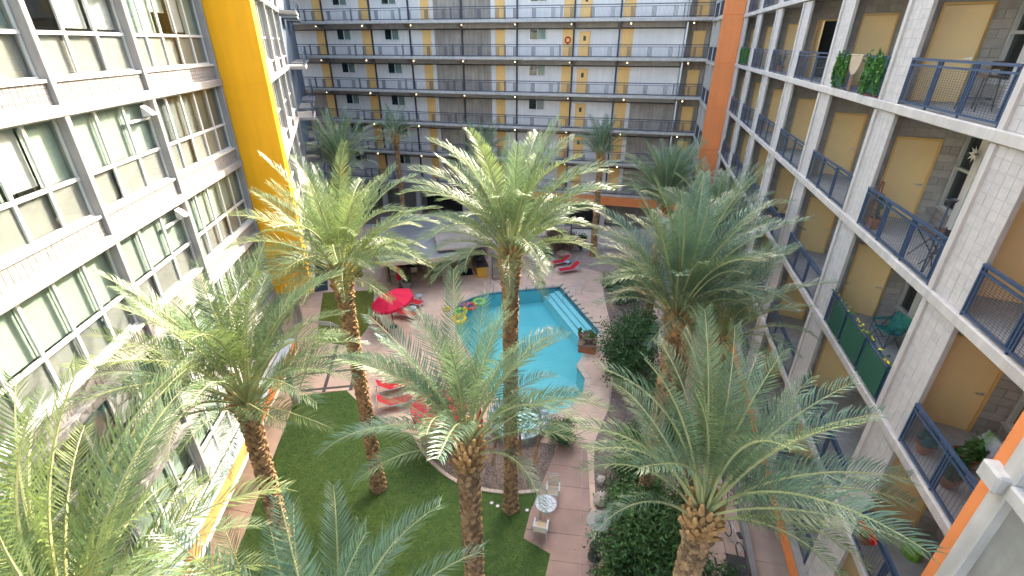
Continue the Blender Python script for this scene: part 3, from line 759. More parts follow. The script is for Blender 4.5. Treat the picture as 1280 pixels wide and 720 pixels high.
# broad steps along the straight right side, each nosed with dark tile
a, b = Vector((3.72, 33.9)), Vector((5.75, 27.5)); dr = (b - a).normalized(); inn = Vector((dr.y, -dr.x))
if (Vector((0, 27)) - a).dot(inn) < 0: inn = -inn
for i in range(3):
    o0 = a + inn * (.0 + .42 * i); o1 = b + inn * (.42 * i); w0 = a + inn * (.42 * (i + 1)); w1 = b + inn * (.42 * (i + 1))
    s = MB(); s.prism([(v.x, v.y) for v in (o0, w0, w1, o1)], -1.3, -.24 - .13 * i); obj('pool_step', s, 'step_plaster', pool)
    e0, e1 = w0 - inn * .03, w1 - inn * .03
    s = MB(); s.prism([(v.x, v.y) for v in (e0, w0, w1, e1)], -.235 - .13 * i, -.225 - .13 * i); obj('step_nosing', s, 'tile_blue', pool)

deck = put('courtyard_paving', None); deck['kind'] = 'structure'
obj('paving_bed', sheet_with_hole([(-22, -4), (16, -4), (16, 49), (-22, 49)], PIN, -.02), 'mortar', deck)
DO = offset(POOL, .35)
iR = max(range(n), key=lambda i: DO[i][1]); iL = min(range(n), key=lambda i: DO[i][1])
def ring(i, j):
    out = []; k = i
    while True:
        out.append(DO[k])
        if k == j: break
        k = (k + 1) % n
    return out
top, bot = DO[iR], DO[iL]
left_chain = ring(iR, iL); right_chain = ring(iL, iR)
XL, XR, Y0, Y1 = -20, 12, 6, 48
DL_ = [(top[0], Y1), (XL, Y1), (XL, Y0), (bot[0], Y0)] + left_chain[::-1]
DR_ = [(bot[0], Y0), (XR, Y0), (XR, Y1), (top[0], Y1)] + right_chain[::-1]
tiles(deck, DL_, 12, 2.3, .018, -.02, .05, 'deck')
tiles(deck, DR_, 12, 2.3, .018, -.02, .05, 'deck')
# darker brown walk beside the spa bed
walk = put('garden_walk', None); walk['kind'] = 'structure'
tiles(walk, [(1.9, 16.4), (1.15, 14.5), (.75, 13.5), (.45, 12.3), (1.45, 11.65), (1.1, 10.4), (.9, 8), (3.0, 8), (3.1, 11.2), (3.25, 13.6), (3.45, 15.6), (3.6, 17.3), (2.4, 17.6)], 8, (1.15, 2.2), .016, .051, .075, 'deck_dark')
# lawns
LAWN = [(-11.1, 16.2), (-11.75, 20.8), (-9.2, 21.25), (-7.6, 19.6), (-6.3, 18.6), (-4.9, 17.8), (-4.25, 16.9), (-3.6, 16.0), (-2.5, 15.05), (-1.2, 14.55), (.1, 14.4), (1.15, 14.5), (.75, 13.5), (.45, 12.3), (1.45, 11.65), (1.1, 10.4), (.9, 6.5), (-9.6, 6.5)]
LAWN2 = [(-10.75, 33.4), (-10.2, 31.0), (-9.7, 28.8), (-9.9, 26.9), (-10.5, 25.7), (-12.7, 26.3), (-14.6, 33.0)]
def lawn(name, poly, mk, nb):
    root = obj(name, MB().prism(poly, .04, .082), mk, kind='structure')
    # blades of turf in small tufts
    xs = [p[0] for p in poly]; ys = [p[1] for p in poly]; mb = MB(); c = 0
    def inside(x, y):
        r = False; m_ = len(poly); j = m_ - 1
        for i in range(m_):
            if (poly[i][1] > y) != (poly[j][1] > y) and x < (poly[j][0] - poly[i][0]) * (y - poly[i][1]) / (poly[j][1] - poly[i][1]) + poly[i][0]: r = not r
            j = i
        return r
    while c < nb:
        x, y = rnd.uniform(min(xs), max(xs)), rnd.uniform(min(ys), max(ys))
        if not inside(x, y): continue
        t = rnd.uniform(0, 6.28); h = rnd.uniform(.025, .05); dx, dy = math.cos(t) * .012, math.sin(t) * .012
        lx, ly = rnd.uniform(-.02, .02), rnd.uniform(-.02, .02)
        mb.add([(x - dx, y - dy, .08), (x + dx, y + dy, .08), (x + lx, y + ly, .08 + h)], [(0, 1, 2)]); c += 1
    obj('grass', mb, 'turf_blade' if mk == 'turf' else mk, kind='stuff')['label'] = 'short green turf blades covering the courtyard lawn'
lawn('lawn', LAWN, 'turf', 60000)
lawn('lawn', LAWN2, 'turf_sunlit', 9000)
# square pavers set in dark gravel between the lawns
pv = put('paver_patch', None); pv['kind'] = 'structure'
PV = [(-12.75, 25.9), (-11.8, 20.95), (-8.9, 21.3), (-7.9, 22.6), (-9.2, 25.4), (-10.4, 25.7)]
obj('gravel_joint', MB().prism(PV, .045, .062), 'dark_gravel', pv)
tiles(pv, PV, -9, (1.55, 1.45), .20, .05, .085, 'deck', 'paver', off=(.35, .1))

def smooth_line(pts, k=5):
    out = []; P = [Vector((*p, 0)) for p in pts]
    for i in range(len(P) - 1):
        p0, p1, p2, p3 = P[max(0, i - 1)], P[i], P[i + 1], P[min(len(P) - 1, i + 2)]
        for j in range(k):
            t = j / k; q = .5 * ((2 * p1) + (p2 - p0) * t + (2 * p0 - 5 * p1 + 4 * p2 - p3) * t * t + (3 * p1 - p0 - 3 * p2 + p3) * t ** 3); out.append((q.x, q.y))
    out.append(pts[-1]); return out
def curb(name, pts, wd, z0, z1, mk, label=None):
    root = put(name, None); root['kind'] = 'structure'
    P = smooth_line(pts)
    for a, b in zip(P[:-1], P[1:]):
        a, b = Vector(a), Vector(b); d = (b - a); L = d.length; d.normalize(); nn = Vector((-d.y, d.x)) * wd / 2
        b2 = a + d * (L - .01)
        obj('curb_stone', MB().prism([(a.x - nn.x, a.y - nn.y), (b2.x - nn.x, b2.y - nn.y), (b2.x + nn.x, b2.y + nn.y), (a.x + nn.x, a.y + nn.y)], z0, z1), mk, root)
    return root
def bed(name, poly, nst, mk='gravel', z=.06, size=(.02, .05)):
    obj(name, MB().prism(poly, .0, z), 'soil' if mk != 'gravel' else 'gravel', kind='structure')
    xs = [p[0] for p in poly]; ys = [p[1] for p in poly]; mb = MB(); c = 0; tries = 0
    while c < nst and tries < nst * 8:
        tries += 1
        x, y = rnd.uniform(min(xs), max(xs)), rnd.uniform(min(ys), max(ys)); r_ = False; j = len(poly) - 1
        for i in range(len(poly)):
            if (poly[i][1] > y) != (poly[j][1] > y) and x < (poly[j][0] - poly[i][0]) * (y - poly[i][1]) / (poly[j][1] - poly[i][1]) + poly[i][0]: r_ = not r_
            j = i
        if not r_: continue
        r = rnd.uniform(*size); t = rnd.uniform(0, 2)
        mb.add([(x + r * math.cos(t + q * 1.57), y + r * math.sin(t + q * 1.57), z) for q in range(4)] + [(x, y, z + r * .8)], [(0, 1, 4), (1, 2, 4), (2, 3, 4), (3, 0, 4)]); c += 1
    g = obj('gravel', mb, mk, kind='stuff'); g['label'] = 'loose reddish gravel stones spread over a planting bed'
SPABED = [(-4.5, 17.6), (-4.2, 16.85), (-3.5, 16.0), (-2.45, 15.1), (-1.2, 14.62), (.1, 14.48), (1.15, 14.58), (1.9, 16.3), (2.1, 17.2), (1.2, 17.4), (-.3, 17.3), (-1.6, 17.9), (-2.8, 18.7), (-3.9, 18.6)]
bed('spa_bed', SPABED, 9000)
curb('lawn_curb', [(-4.9, 18.0), (-4.3, 16.9), (-3.6, 16.0), (-2.5, 15.05), (-1.2, 14.55), (.1, 14.4), (1.15, 14.5)], .16, .03, .15, 'curb')
bed('right_bed', [(3.3, 8), (3.35, 11.1), (3.5, 13.6), (3.7, 15.6), (4.0, 17.4), (5.2, 20), (6.1, 23.4), (6.7, 27.3), (7.0, 32), (7.3, 35), (10.8, 35), (10, 30), (8.6, 24), (7.4, 18.5), (6.3, 14), (5.4, 8)], 9000)
bed('back_bed', [(2.0, 40.4), (3.2, 38.9), (5.6, 38.0), (7.6, 36.6), (9.5, 36), (10.5, 42.0), (2.2, 43.5)], 3500)
# spa: raised round wall, coping, water
spa = put('spa_pool', None); spa['kind'] = 'structure'
sc_, sr = (.3, 18.65), 1.2
s = MB(); s.lathe([(sr + .35, 0), (sr + .35, .42), (sr + .30, .47), (sr, .47), (sr, -.5), (.0, -.5)], 40, (sc_[0], sc_[1], 0)); obj('spa_wall', s, 'conc_white', spa)
s = MB(); s.lathe([(sr - .02, 0), (sr - .02, .012), (0, .012)], 40, (sc_[0], sc_[1], .33)); obj('water', s, 'water', spa)
s = MB(); s.lathe([(sr - .02, .1), (sr - .42, .1), (sr - .42, -.3), (0, -.3)], 40, (sc_[0], sc_[1], 0)); obj('spa_seat', s, 'pool_floor', spa)
for i in range(36):
    t = i / 36 * 2 * math.pi; s = MB(); s.box(-.13, .13, -.17, .17, 0, .035); obj('rim_tile', s, 'tile_blue' if i % 2 else 'bluegrey', spa, loc=(sc_[0] + (sr + .17) * math.cos(t), sc_[1] + (sr + .17) * math.sin(t), .472), rot=(0, 0, t + R(90)))

# ------------------------------------------------------------------ date palms
def frond_data(L, bend, seed, mk, npair=54, th0=0.0):
    """a pinnate frond: base at the origin running along +x, bending down by bend radians"""
    r = random.Random(seed); mb = MB(); n = 14; pts = []; tan = []
    x = z = 0.0; y = 0.0; sw = r.uniform(-.25, .25)
    for i in range(n + 1):
        t = i / n; a = th0 - bend * t ** 1.6
        pts.append(Vector((x, y, z))); tan.append(Vector((math.cos(a) * math.cos(sw * t), math.cos(a) * math.sin(sw * t), math.sin(a))))
        x += tan[-1].x * L / n; y += tan[-1].y * L / n; z += tan[-1].z * L / n
    for i in range(n):
        q0 = .034 * (1 - i / n) ** .8 + .006; q1 = .034 * (1 - (i + 1) / n) ** .8 + .006
        mb.bar(pts[i], pts[i + 1], q0, 1, 4, q1, False)
    def at(t):
        f = t * n; i = min(n - 1, int(f)); return pts[i].lerp(pts[i + 1], f - i), tan[i]
    for i in range(npair):
        t = .23 + .77 * (i + .5) / npair
        p, d = at(t)
        side = Vector((0, 1, 0)).cross(d); up = side if side.z > 0 or True else -side
        up = d.cross(Vector((0, 1, 0))); 
        if up.z < 0 and abs(d.z) < .95: up = -up
        lat = d.cross(up).normalized()
        ll = L * .152 * (1.0 - .62 * max(0, (t - .55) / .45) ** 1.3) * min(1, .45 + (t - .15) * 3.0)
        for sgn in (-1, 1):
            fwd = .62 + .55 * t + r.uniform(-.12, .12); rise = r.uniform(.15, .65)
            v = (lat * sgn + d * fwd + up * rise).normalized(); q = ll * r.uniform(.86, 1.1)
            w_ = d.cross(v).cross(v).normalized() * (.0135 if t < .85 else .010)
            p0 = p + d * r.uniform(-.01, .01); p1 = p0 + v * q * .55; p2 = p0 + v * q + Vector((0, 0, -q * r.uniform(.05, .28)))
            mb.add([p0 - w_ * .5, p0 + w_ * .5, p1 + w_, p1 - w_, p2], [(0, 1, 2, 3), (3, 2, 4)], 0)
    return mb.data('frond', [mk, 'rachis'])
FR = {}
for mk in ('frond', 'frond_sun', 'palm_shade'):
    FR[mk] = [[frond_data(3.9, b, 10 * j + k + len(mk), mk) for k in range(3)] for j, b in enumerate((.55, 1.05, 1.5))]
DEAD = frond_data(3.2, 2.3, 99, 'frond_dead')
def trunk_data(h, r0, r1, seed):
    r = random.Random(seed); mb = MB(); n = 12; m_ = 26
    prof = []
    for j in range(m_ + 1):
        t = j / m_; q = r0 + (r1 - r0) * t + (.10 * math.exp(-t * 14)) + (.09 * math.exp(-(1 - t) * 11)); prof.append((q * .93, h * t))
    mb.lathe(prof, n, mi=0)
    rows = int(h / .105); k = 0
    for j in range(rows):
        z = j * .105; t = z / h; q = r0 + (r1 - r0) * t + (.10 * math.exp(-t * 14)) + (.09 * math.exp(-(1 - t) * 11))
        nb = 9
        for i in range(nb):
            a = 2 * math.pi * (i + .5 * (j % 2) + j * .13) / nb + r.uniform(-.08, .08); wd = q * .34; out = r.uniform(.03, .075) + (.05 if t > .9 else 0)
            c, s = math.cos(a), math.sin(a); tz = r.uniform(.10, .15)
            def P(u, o, zz): return ((q * .92 + o) * c - u * s, (q * .92 + o) * s + u * c, zz)
            mb.add([P(-wd, 0, z - .06), P(wd, 0, z - .06), P(wd * .55, out, z + tz), P(-wd * .55, out, z + tz), P(-wd * .5, -.02, z + tz + .02), P(wd * .5, -.02, z + tz + .02)],
                   [(0, 1, 2, 3), (3, 2, 5, 4), (0, 3, 4), (1, 5, 2)], 1 if t > .93 else 0)
    # cut leaf stubs round the crown base
    for i in range(46):
        a = i * 2.39996; zz = h - .55 + .75 * i / 46; q = r1 + .10; L = r.uniform(.18, .34); el = R(50 + 25 * i / 46)
        p0 = Vector((q * .8 * math.cos(a), q * .8 * math.sin(a), zz)); p1 = p0 + Vector((math.cos(a) * math.cos(el), math.sin(a) * math.cos(el), math.sin(el))) * L
        mb.bar(p0, p1, .07, 1, 5, .04)
    return mb.data('trunk', ['bark', 'boot'])
TRUNKS = {}
def palm(label, x, y, h, nf=46, fl=1.0, mk='frond', r0=.24, seed=0, mixk=None, low=46, dead=0, ph=0.0, lean=(0, 0), thin=False, gap=None):
    r = random.Random(seed + 5)
    t = thing('palm_tree', label, 'palm tree', (x, y, .05), 0, 'date palms in the courtyard')
    hq = round(h)
    if (hq, thin) not in TRUNKS: TRUNKS[(hq, thin)] = trunk_data(hq, r0, r0 * .92, hq)
    tr = put('trunk', TRUNKS[(hq, thin)], t, (0, 0, 0), (-lean[1], lean[0], r.uniform(0, 6)), (1, 1, h / hq))
    bx_, by_ = h * math.sin(lean[0]), h * math.sin(lean[1])
    for i in range(nf):
        f = (i + .5) / nf
        el = 84 + (low - 84) * f ** .85 + r.uniform(-7, 7); az = i * 137.508 + r.uniform(-9, 9) + ph
        if gap is not None and f > .42 and abs((az - gap + 180) % 360 - 180) < 42: continue   # pruned side
        j = 0 if el > 72 else (1 if el > 58 else 2)
        if r.random() < .18: j = max(0, min(2, j + r.choice((-1, 1))))
        m_ = mk if (mixk is None or r.random() > mixk[1]) else mixk[0]
        L = fl * r.uniform(.86, 1.08) * (.80 + .25 * math.sin(math.pi * min(1, f + .25)))
        me = FR[m_][j][r.randrange(3)]
        rr = .10 + .06 * f
        rot = Matrix.Rotation(R(az), 3, 'Z') @ Matrix.Rotation(R(-el), 3, 'Y') @ Matrix.Rotation(R(r.uniform(-35, 35)), 3, 'X')
        a = R(az)
        put('frond', me, t, (bx_ + rr * math.cos(a), by_ + rr * math.sin(a), h + .28 - .5 * f), rot.to_euler(), (L, L, L))
    for i in range(dead):
        az = ph + 60 + i * 130; rot = Matrix.Rotation(R(az), 3, 'Z') @ Matrix.Rotation(R(-25), 3, 'Y')
        d = put('dry_frond', DEAD, t, (.15 * math.cos(R(az)), .15 * math.sin(R(az)), h), rot.to_euler(), (fl * .9,) * 3); d['label'] = 'dry beige frond'
    return t
palm('huge pale palm crown filling the corner under the white windowed wing', -6.7, 4.0, 9.0, 52, 1.08, 'frond', seed=1, mixk=('frond_sun', .15), low=30)
palm('shade toned blue green palm crown cut off by the photo edge over the lawn', -3.1, 4.0, 7.0, 40, .98, 'palm_shade', seed=2, mixk=('frond', .3))
palm('tall palm against the white windows beside the left walk', -7.2, 9.75, 9.0, 46, 1.0, 'frond', seed=3, mixk=('frond_sun', .25), low=30, lean=(.04, 0))
palm('sunlit yellow green palm in front of the yellow wall', -5.75, 14.65, 10.3, 60, .98, 'frond_sun', seed=4, mixk=('frond', .35), low=27)
palm('tallest palm rising in the middle before the pool', -.05, 13.65, 11.5, 60, .98, 'frond', seed=5, mixk=('frond_sun', .12), low=30)
palm('bushy palm on the lawn with its crown below the red umbrella', -1.0, 8.0, 9.25, 40, .88, 'frond', seed=6, mixk=('palm_shade', .4), low=36, gap=-85)
palm('spreading palm with fronds reaching the railed balconies above dark bushes', 3.75, 6.4, 9.1, 38, .95, 'frond', seed=7, mixk=('palm_shade', .5), ph=66, low=40, gap=-118)
palm('shade toned blue green palm behind the spreading one with one dry frond', 5.15, 13.0, 9.7, 54, 1.02, 'palm_shade', seed=8, mixk=('frond', .4), dead=2, ph=75)
palm('palm crown closest to the balconies of the right wing midway', 6.9, 13.4, 8.6, 30, .95, 'palm_shade', seed=9, mixk=('frond', .3), ph=20)
palm('palm beyond the dark ficus beside the orange end wall', 9.1, 27.9, 8.5, 54, .98, 'palm_shade', seed=10, mixk=('frond', .3))
palm('palm standing between the dark ficus and the balconies', 8.4, 19.4, 8.9, 52, 1.0, 'palm_shade', seed=16, mixk=('frond', .3), ph=10)
palm('dark palm left of the pavilion before the blue balconies', -12.7, 36.0, 8.8, 46, 1.05, 'palm_shade', seed=11)
palm('small thin palm standing free before the gallery doors', -10.2, 43.5, 9.8, 30, .72, 'palm_shade', seed=12, thin=True, r0=.2, low=10)
palm('palm behind the pavilion hidden by the tallest palm', -2.6, 41.5, 7.9, 38, .9, 'palm_shade', seed=13)
palm('palm by the white gate before the back galleries', 7.3, 40.2, 8.9, 38, .8, 'palm_shade', seed=14)
palm('palm between the white gate and the orange end wall', 11.8, 36.5, 7.2, 40, .9, 'palm_shade', seed=15)

# ------------------------------------------------------------------ shrubs
def foliage(blobs, n, size, seed, up=.4):
    r = random.Random(seed); mb = MB(); vol = [b[3] * b[4] * b[5] for b in blobs]; tot = sum(vol)
    for b, v in zip(blobs, vol):
        cl = [Vector((r.gauss(0, 1), r.gauss(0, 1), r.gauss(0, 1))).normalized() * r.uniform(.45, 1) for _ in range(max(5, int(n * v / tot / 55)))]
        for i in range(int(n * v / tot)):
            c = r.choice(cl); p = c + Vector((r.gauss(0, .17), r.gauss(0, .17), r.gauss(0, .17)))
            q = Vector((b[0] + p.x * b[3], b[1] + p.y * b[4], b[2] + p.z * b[5]))
            if q.z < .05: continue
            nn = (Vector((r.gauss(0, .6), r.gauss(0, .6), r.gauss(0, .6))) + p * .6 + Vector((0, 0, up))).normalized()
            u = nn.orthogonal().normalized(); u = Matrix.Rotation(r.uniform(0, 6.28), 3, nn) @ u; w_ = nn.cross(u); s = size * r.uniform(.6, 1.3)
            mb.add([q - u * s, q + w_ * s * .38 - u * s * .1, q + u * s, q - w_ * s * .38 - u * s * .1], [(0, 1, 2, 3)])
    return mb
def branches(blobs, seed, r0=.05):
    r = random.Random(seed); mb = MB()
    for b in blobs:
        for i in range(5):
            e = Vector((b[0] + r.uniform(-.6, .6) * b[3], b[1] + r.uniform(-.6, .6) * b[4], b[2] + r.uniform(0, .6) * b[5])); a = Vector((r.uniform(-.1, .1), r.uniform(-.1, .1), 0))
            m_ = a.lerp(e, .5) + Vector((0, 0, .15 * b[5])); mb.bar(a, m_, r0, 0, 5, r0 * .7); mb.bar(m_, e, r0 * .7, 0, 5, r0 * .25)
    return mb
def shrub(label, x, y, blobs, n, size, mk, seed, name='shrub', cat='shrub', rb=.05):
    t = thing(name, label, cat, (x, y, .05)); 
    obj('foliage', foliage(blobs, n, size, seed), mk, t); obj('branches', branches(blobs, seed, rb), 'wood', t); return t
shrub('dense dark round tree beside the pool planter', 6.75, 23.0, [(0, 0, 2.0, 1.75, 1.9, 1.5), (.5, .9, 2.8, 1.3, 1.4, 1.1), (-.5, -1.2, 1.4, 1.3, 1.2, 1.1), (.8, -.6, 2.9, .7, .7, .8)], 13000, .095, 'leaf_dark', 21, 'ficus_tree', 'tree', .09)
shrub('broad bright topped bush below the spreading palm', 4.75, 11.3, [(0, 0, 1.7, 1.7, 1.6, 1.6), (-.9, -.9, 1.0, 1.0, 1.0, .95), (.7, .9, 1.4, 1.3, 1.3, 1.3)], 14000, .085, 'leaf_mid', 22)
shrub('dark bush behind the patio heater beside the walk', 5.0, 14.0, [(0, 0, 1.1, 1.1, 1.3, 1.1), (.6, 1.8, 1.1, 1.0, 1.4, 1.1)], 8000, .08, 'leaf_dark', 23)
shrub('dark bush against the low wall under the orange fascia', 6.7, 9.4, [(0, 0, 1.1, 1.2, 1.3, 1.1), (-.4, -1.6, .9, 1.1, 1.2, .9)], 7000, .08, 'leaf_dark', 24)
shrub('low bush between the heater and the lawn edge bottom', 3.3, 9.6, [(0, 0, .9, .8, .9, .9)], 3500, .08, 'leaf_mid', 25)
shrub('bronze leaved shrub left of the white gate', 4.1, 41.0, [(0, 0, 1.4, 1.35, 1.0, 1.15), (1.0, -.3, 1.2, .9, .8, .9)], 5000, .08, 'leaf_red', 26)
shrub('small dark round bush at the deck corner', 2.9, 39.9, [(0, 0, .5, .65, .6, .55)], 1600, .07, 'leaf_dark', 27)
shrub('dark bush at the far end of the right bed', 7.6, 33.8, [(0, 0, .7, .8, 1.2, .7), (.6, -2.2, .8, 1.0, 1.2, .8)], 3500, .08, 'leaf_dark', 28)
shrub('green bush below the blue green palm on the lawn', -3.4, 8.9, [(0, 0, 1.0, 1.1, 1.0, 1.0), (-1.2, .3, .7, .8, .8, .7)], 5000, .07, 'leaf', 29)
shrub('leafy bush in the strip by the left walk', -8.6, 8.9, [(0, 0, 1.0, 1.0, 1.4, 1.0)], 4500, .075, 'leaf', 30)
shrub('dark hedge between the spa and the garden walk', 2.35, 17.4, [(0, 0, .7, .8, .7, .7)], 2400, .07, 'leaf_dark', 31)
shrub('bush climbing below the palms by the right wing', 7.6, 17.6, [(0, 0, 1.0, 1.0, 1.8, 1.0), (.3, 3, 1.0, .9, 1.4, .9)], 6000, .085, 'leaf_dark', 32)
shrub('vine with yellow spots on the white gate', 6.3, 41.25, [(0, 0, 1.2, .55, .14, .9)], 700, .09, 'leaf', 33, 'climbing_vine', 'vine', .02)
shrub('pale shrub screening the gallery fence behind the ficus', 9.2, 33.0, [(0, 0, 1.5, 1.2, 1.2, 1.4)], 4500, .085, 'leaf_mid', 34)
# small slanting trees in the spa bed
for i, (x, y, lx, ly, h, lb) in enumerate([(1.0, 15.9, .3, .2, 2.2, 'small slanting palm beside the closed red umbrella'), (-2.3, 16.2, -.5, .3, 1.9, 'small slanting palm under the open red umbrella'),
                                           (.35, 15.7, .0, .4, 2.0, 'small upright palm at the spa wall'), (-.9, 16.0, .25, .3, 1.8, 'small palm nearest the tall trunk in the spa bed')]):
    t = thing('pygmy_palm', lb, 'palm tree', (x, y, .06), 0, 'pygmy palms in the spa bed')
    obj('trunk', MB().bar((0, 0, 0), (lx * .5, ly * .5, h * .5), .08, 0, 7, .07).bar((lx * .5, ly * .5, h * .5), (lx, ly, h), .07, 0, 7, .06), 'bark', t)
    for q in range(14):
        rot = Matrix.Rotation(R(q * 137.5), 3, 'Z') @ Matrix.Rotation(R(-70 + q * 5), 3, 'Y'); put('frond', FR['palm_shade'][2][q % 3], t, (lx, ly, h), rot.to_euler(), (.27,) * 3)

# ------------------------------------------------------------------ pavilion with metal roof, pergola canopy and bar
def pavilion():
    t = thing('pavilion', 'flat grey metal roofed pavilion on stone pillars beside the pool', 'pavilion', (-9.63, 32.09, .05), R(13))
    for i in range(9):
        x0 = i * 1.0; x1 = min(9.0, x0 + .985)
        if x0 < 5: m = MB().box(x0, min(x1, 5.8), .1, 10.5, 2.86, 2.90)
        else: m = MB().box(x0, x1, 6.1, 10.5, 2.86, 2.90)
        m.box(x1 - .03, x1, .1 if x0 < 5 else 6.1, 10.5, 2.90, 2.94); obj('roof_panel', m, 'roof_metal', t)
    m = MB().box(5.0, 5.8, .1, 6.1, 2.855, 2.895); obj('roof_panel', m, 'roof_metal', t)
    m = MB(); m.box(-.06, 5.86, -.0, .096, 2.62, 2.93); m.box(5.804, 5.88, .1, 6.05, 2.62, 2.93); m.box(-.06, 0, .1, 10.5, 2.62, 2.93); m.box(-.06, 9.1, 10.504, 10.6, 2.62, 2.93); m.box(9.0, 9.08, 6.0, 10.5, 2.62, 2.93)
    obj('fascia_board', m, 'roof_edge', t)
    m = MB(); m.box(0.02, 5.79, .12, 10.48, 2.70, 2.84); m.box(5.9, 8.95, 6.12, 10.48, 2.70, 2.84); obj('ceiling', m, 'roof_edge', t)
    vent = MB().box(3.0, 3.5, 6.6, 10.3, 2.945, 2.97); obj('roof_skylight', vent, 'panel_grey', t)
    # pergola canopy of translucent sheets in a pale frame
    px0, px1, py0, py1, pz = 4.3, 9.15, .85, 6.0, 3.12
    f = MB()
    for x in (px0, px0 + 1.58, px0 + 3.2, px1 - .08): f.box(x, x + .08, py0, py1, pz, pz + .12)
    for y in (py0, py0 + 1.7, py0 + 3.4, py1 - .08): f.box(px0 + .08, px1 - .08, y, y + .08, pz + .01, pz + .11)
    obj('pergola_frame', f, 'roof_edge', t)
    for i in range(3):
        for j in range(3):
            obj('canopy_sheet', MB().box(px0 + .02 + i * 1.6, px0 + 1.58 + i * 1.6, py0 + .02 + j * 1.71, py0 + 1.69 + j * 1.71, pz + .125, pz + .145), 'poly', t)
    obj('steel_post', MB().box(px1 - .3, px1 - .2, 1.3, 1.4, 2.2, pz), 'bluegrey', t); q = MB(); q.box(px1 - .3, px1 - .2, 5.7, 5.8, 0, pz); obj('steel_post', q, 'bluegrey', t)
    # stone pillars, every stone of the three front pillars
    for (x, y, h) in ((.9, 2.3, 2.69), (4.9, 2.0, 2.69), (8.95, 1.5, 2.2)):
        p = obj('pillar', MB().box(x - .31, x + .31, y - .31, y + .31, 0, h), 'mortar', t)
        nz = round(h / .24)
        for j in range(nz):
            z0 = j * h / nz; z1 = (j + 1) * h / nz - .015
            for k in range(4):
                c = .0 if j % 2 else .14
                for (a, b) in ((-.36, c - .01), (c + .01, .36)):
                    o = .36 + rnd.uniform(-.008, .012)
                    if k == 0: mb = MB().box(x + a, x + b, y - o, y - .30, z0, z1)
                    elif k == 1: mb = MB().box(x + a, x + b, y + .30, y + o, z0, z1)
                    elif k == 2: mb = MB().box(x - o, x - .30, y + a * .82, y + b * .82, z0, z1)
                    else: mb = MB().box(x + .30, x + o, y + a * .82, y + b * .82, z0, z1)
                    if k in (0, 3): obj('stone', mb, 'stone', p)
                    else: obj('stone', mb, 'stone', p)
    obj('back_wall', MB().box(.1, 8.9, 6.35, 6.6, 0, 2.69), 'conc_dark', t)
    obj('side_wall', MB().box(.1, .35, 2.8, 6.34, 0, 2.69), 'conc_tan', t)
    obj('dark_curtain', MB().box(4.0, 4.5, 6.15, 6.3, 0, 2.3), 'teal', t)
    # bar
    b = thing('bar_counter', 'yellow fronted bar counter with black worktop under the pergola', 'bar', t.location, R(13))
    obj('carcass', MB().box(7.48, 8.2, 1.92, 6.2, 0, .98), 'counter', b)
    for i in range(5): obj('front_panel', MB().box(7.40, 7.475, 1.95 + i * .85, 1.95 + i * .85 + .82, .06, .96), 'counter' if i in (2,) else 'bar_yellow', b)
    obj('end_panel', MB().box(7.42, 8.2, 1.84, 1.915, .04, .96), 'bar_yellow', b)
    obj('worktop', MB().box(7.30, 8.35, 1.75, 6.25, .985, 1.05), 'counter', b)
    g = thing('grill', 'dark rounded grill hood built into the bar worktop', 'grill', t.location, R(13))
    h = MB(); h.lathe([(.30, 1.06), (.30, 1.2), (.24, 1.33), (.1, 1.38), (0, 1.39)], 14, (7.85, 3.1, 0)); obj('hood', h, 'dark', g, smooth=True)
    obj('handle', MB().bar((7.5, 2.95, 1.22), (7.5, 3.25, 1.22), .015), 'steel', g)
    s = thing('bar_sink', 'steel sink with tap on the bar worktop', 'sink', t.location, R(13))
    obj('basin', MB().box(7.6, 8.1, 4.2, 4.8, 1.052, 1.07), 'steel', s); obj('tap', MB().tube([(8.15, 4.5, 1.05), (8.15, 4.5, 1.35), (7.95, 4.5, 1.38)], .018), 'steel', s)
    tag(obj('floor_mat', MB().box(6.1, 7.2, 2.6, 3.9, .003, .018), 'black', loc=t.location, rot=(0, 0, R(13))), 'black rubber mat on the paving before the bar', 'mat')
    return t
PAV = pavilion()
def Pw(x, y, z=.05):
    v = Matrix.Rotation(R(13), 3, 'Z') @ Vector((x, y, 0)); return (v.x - 9.63, v.y + 32.09, z)

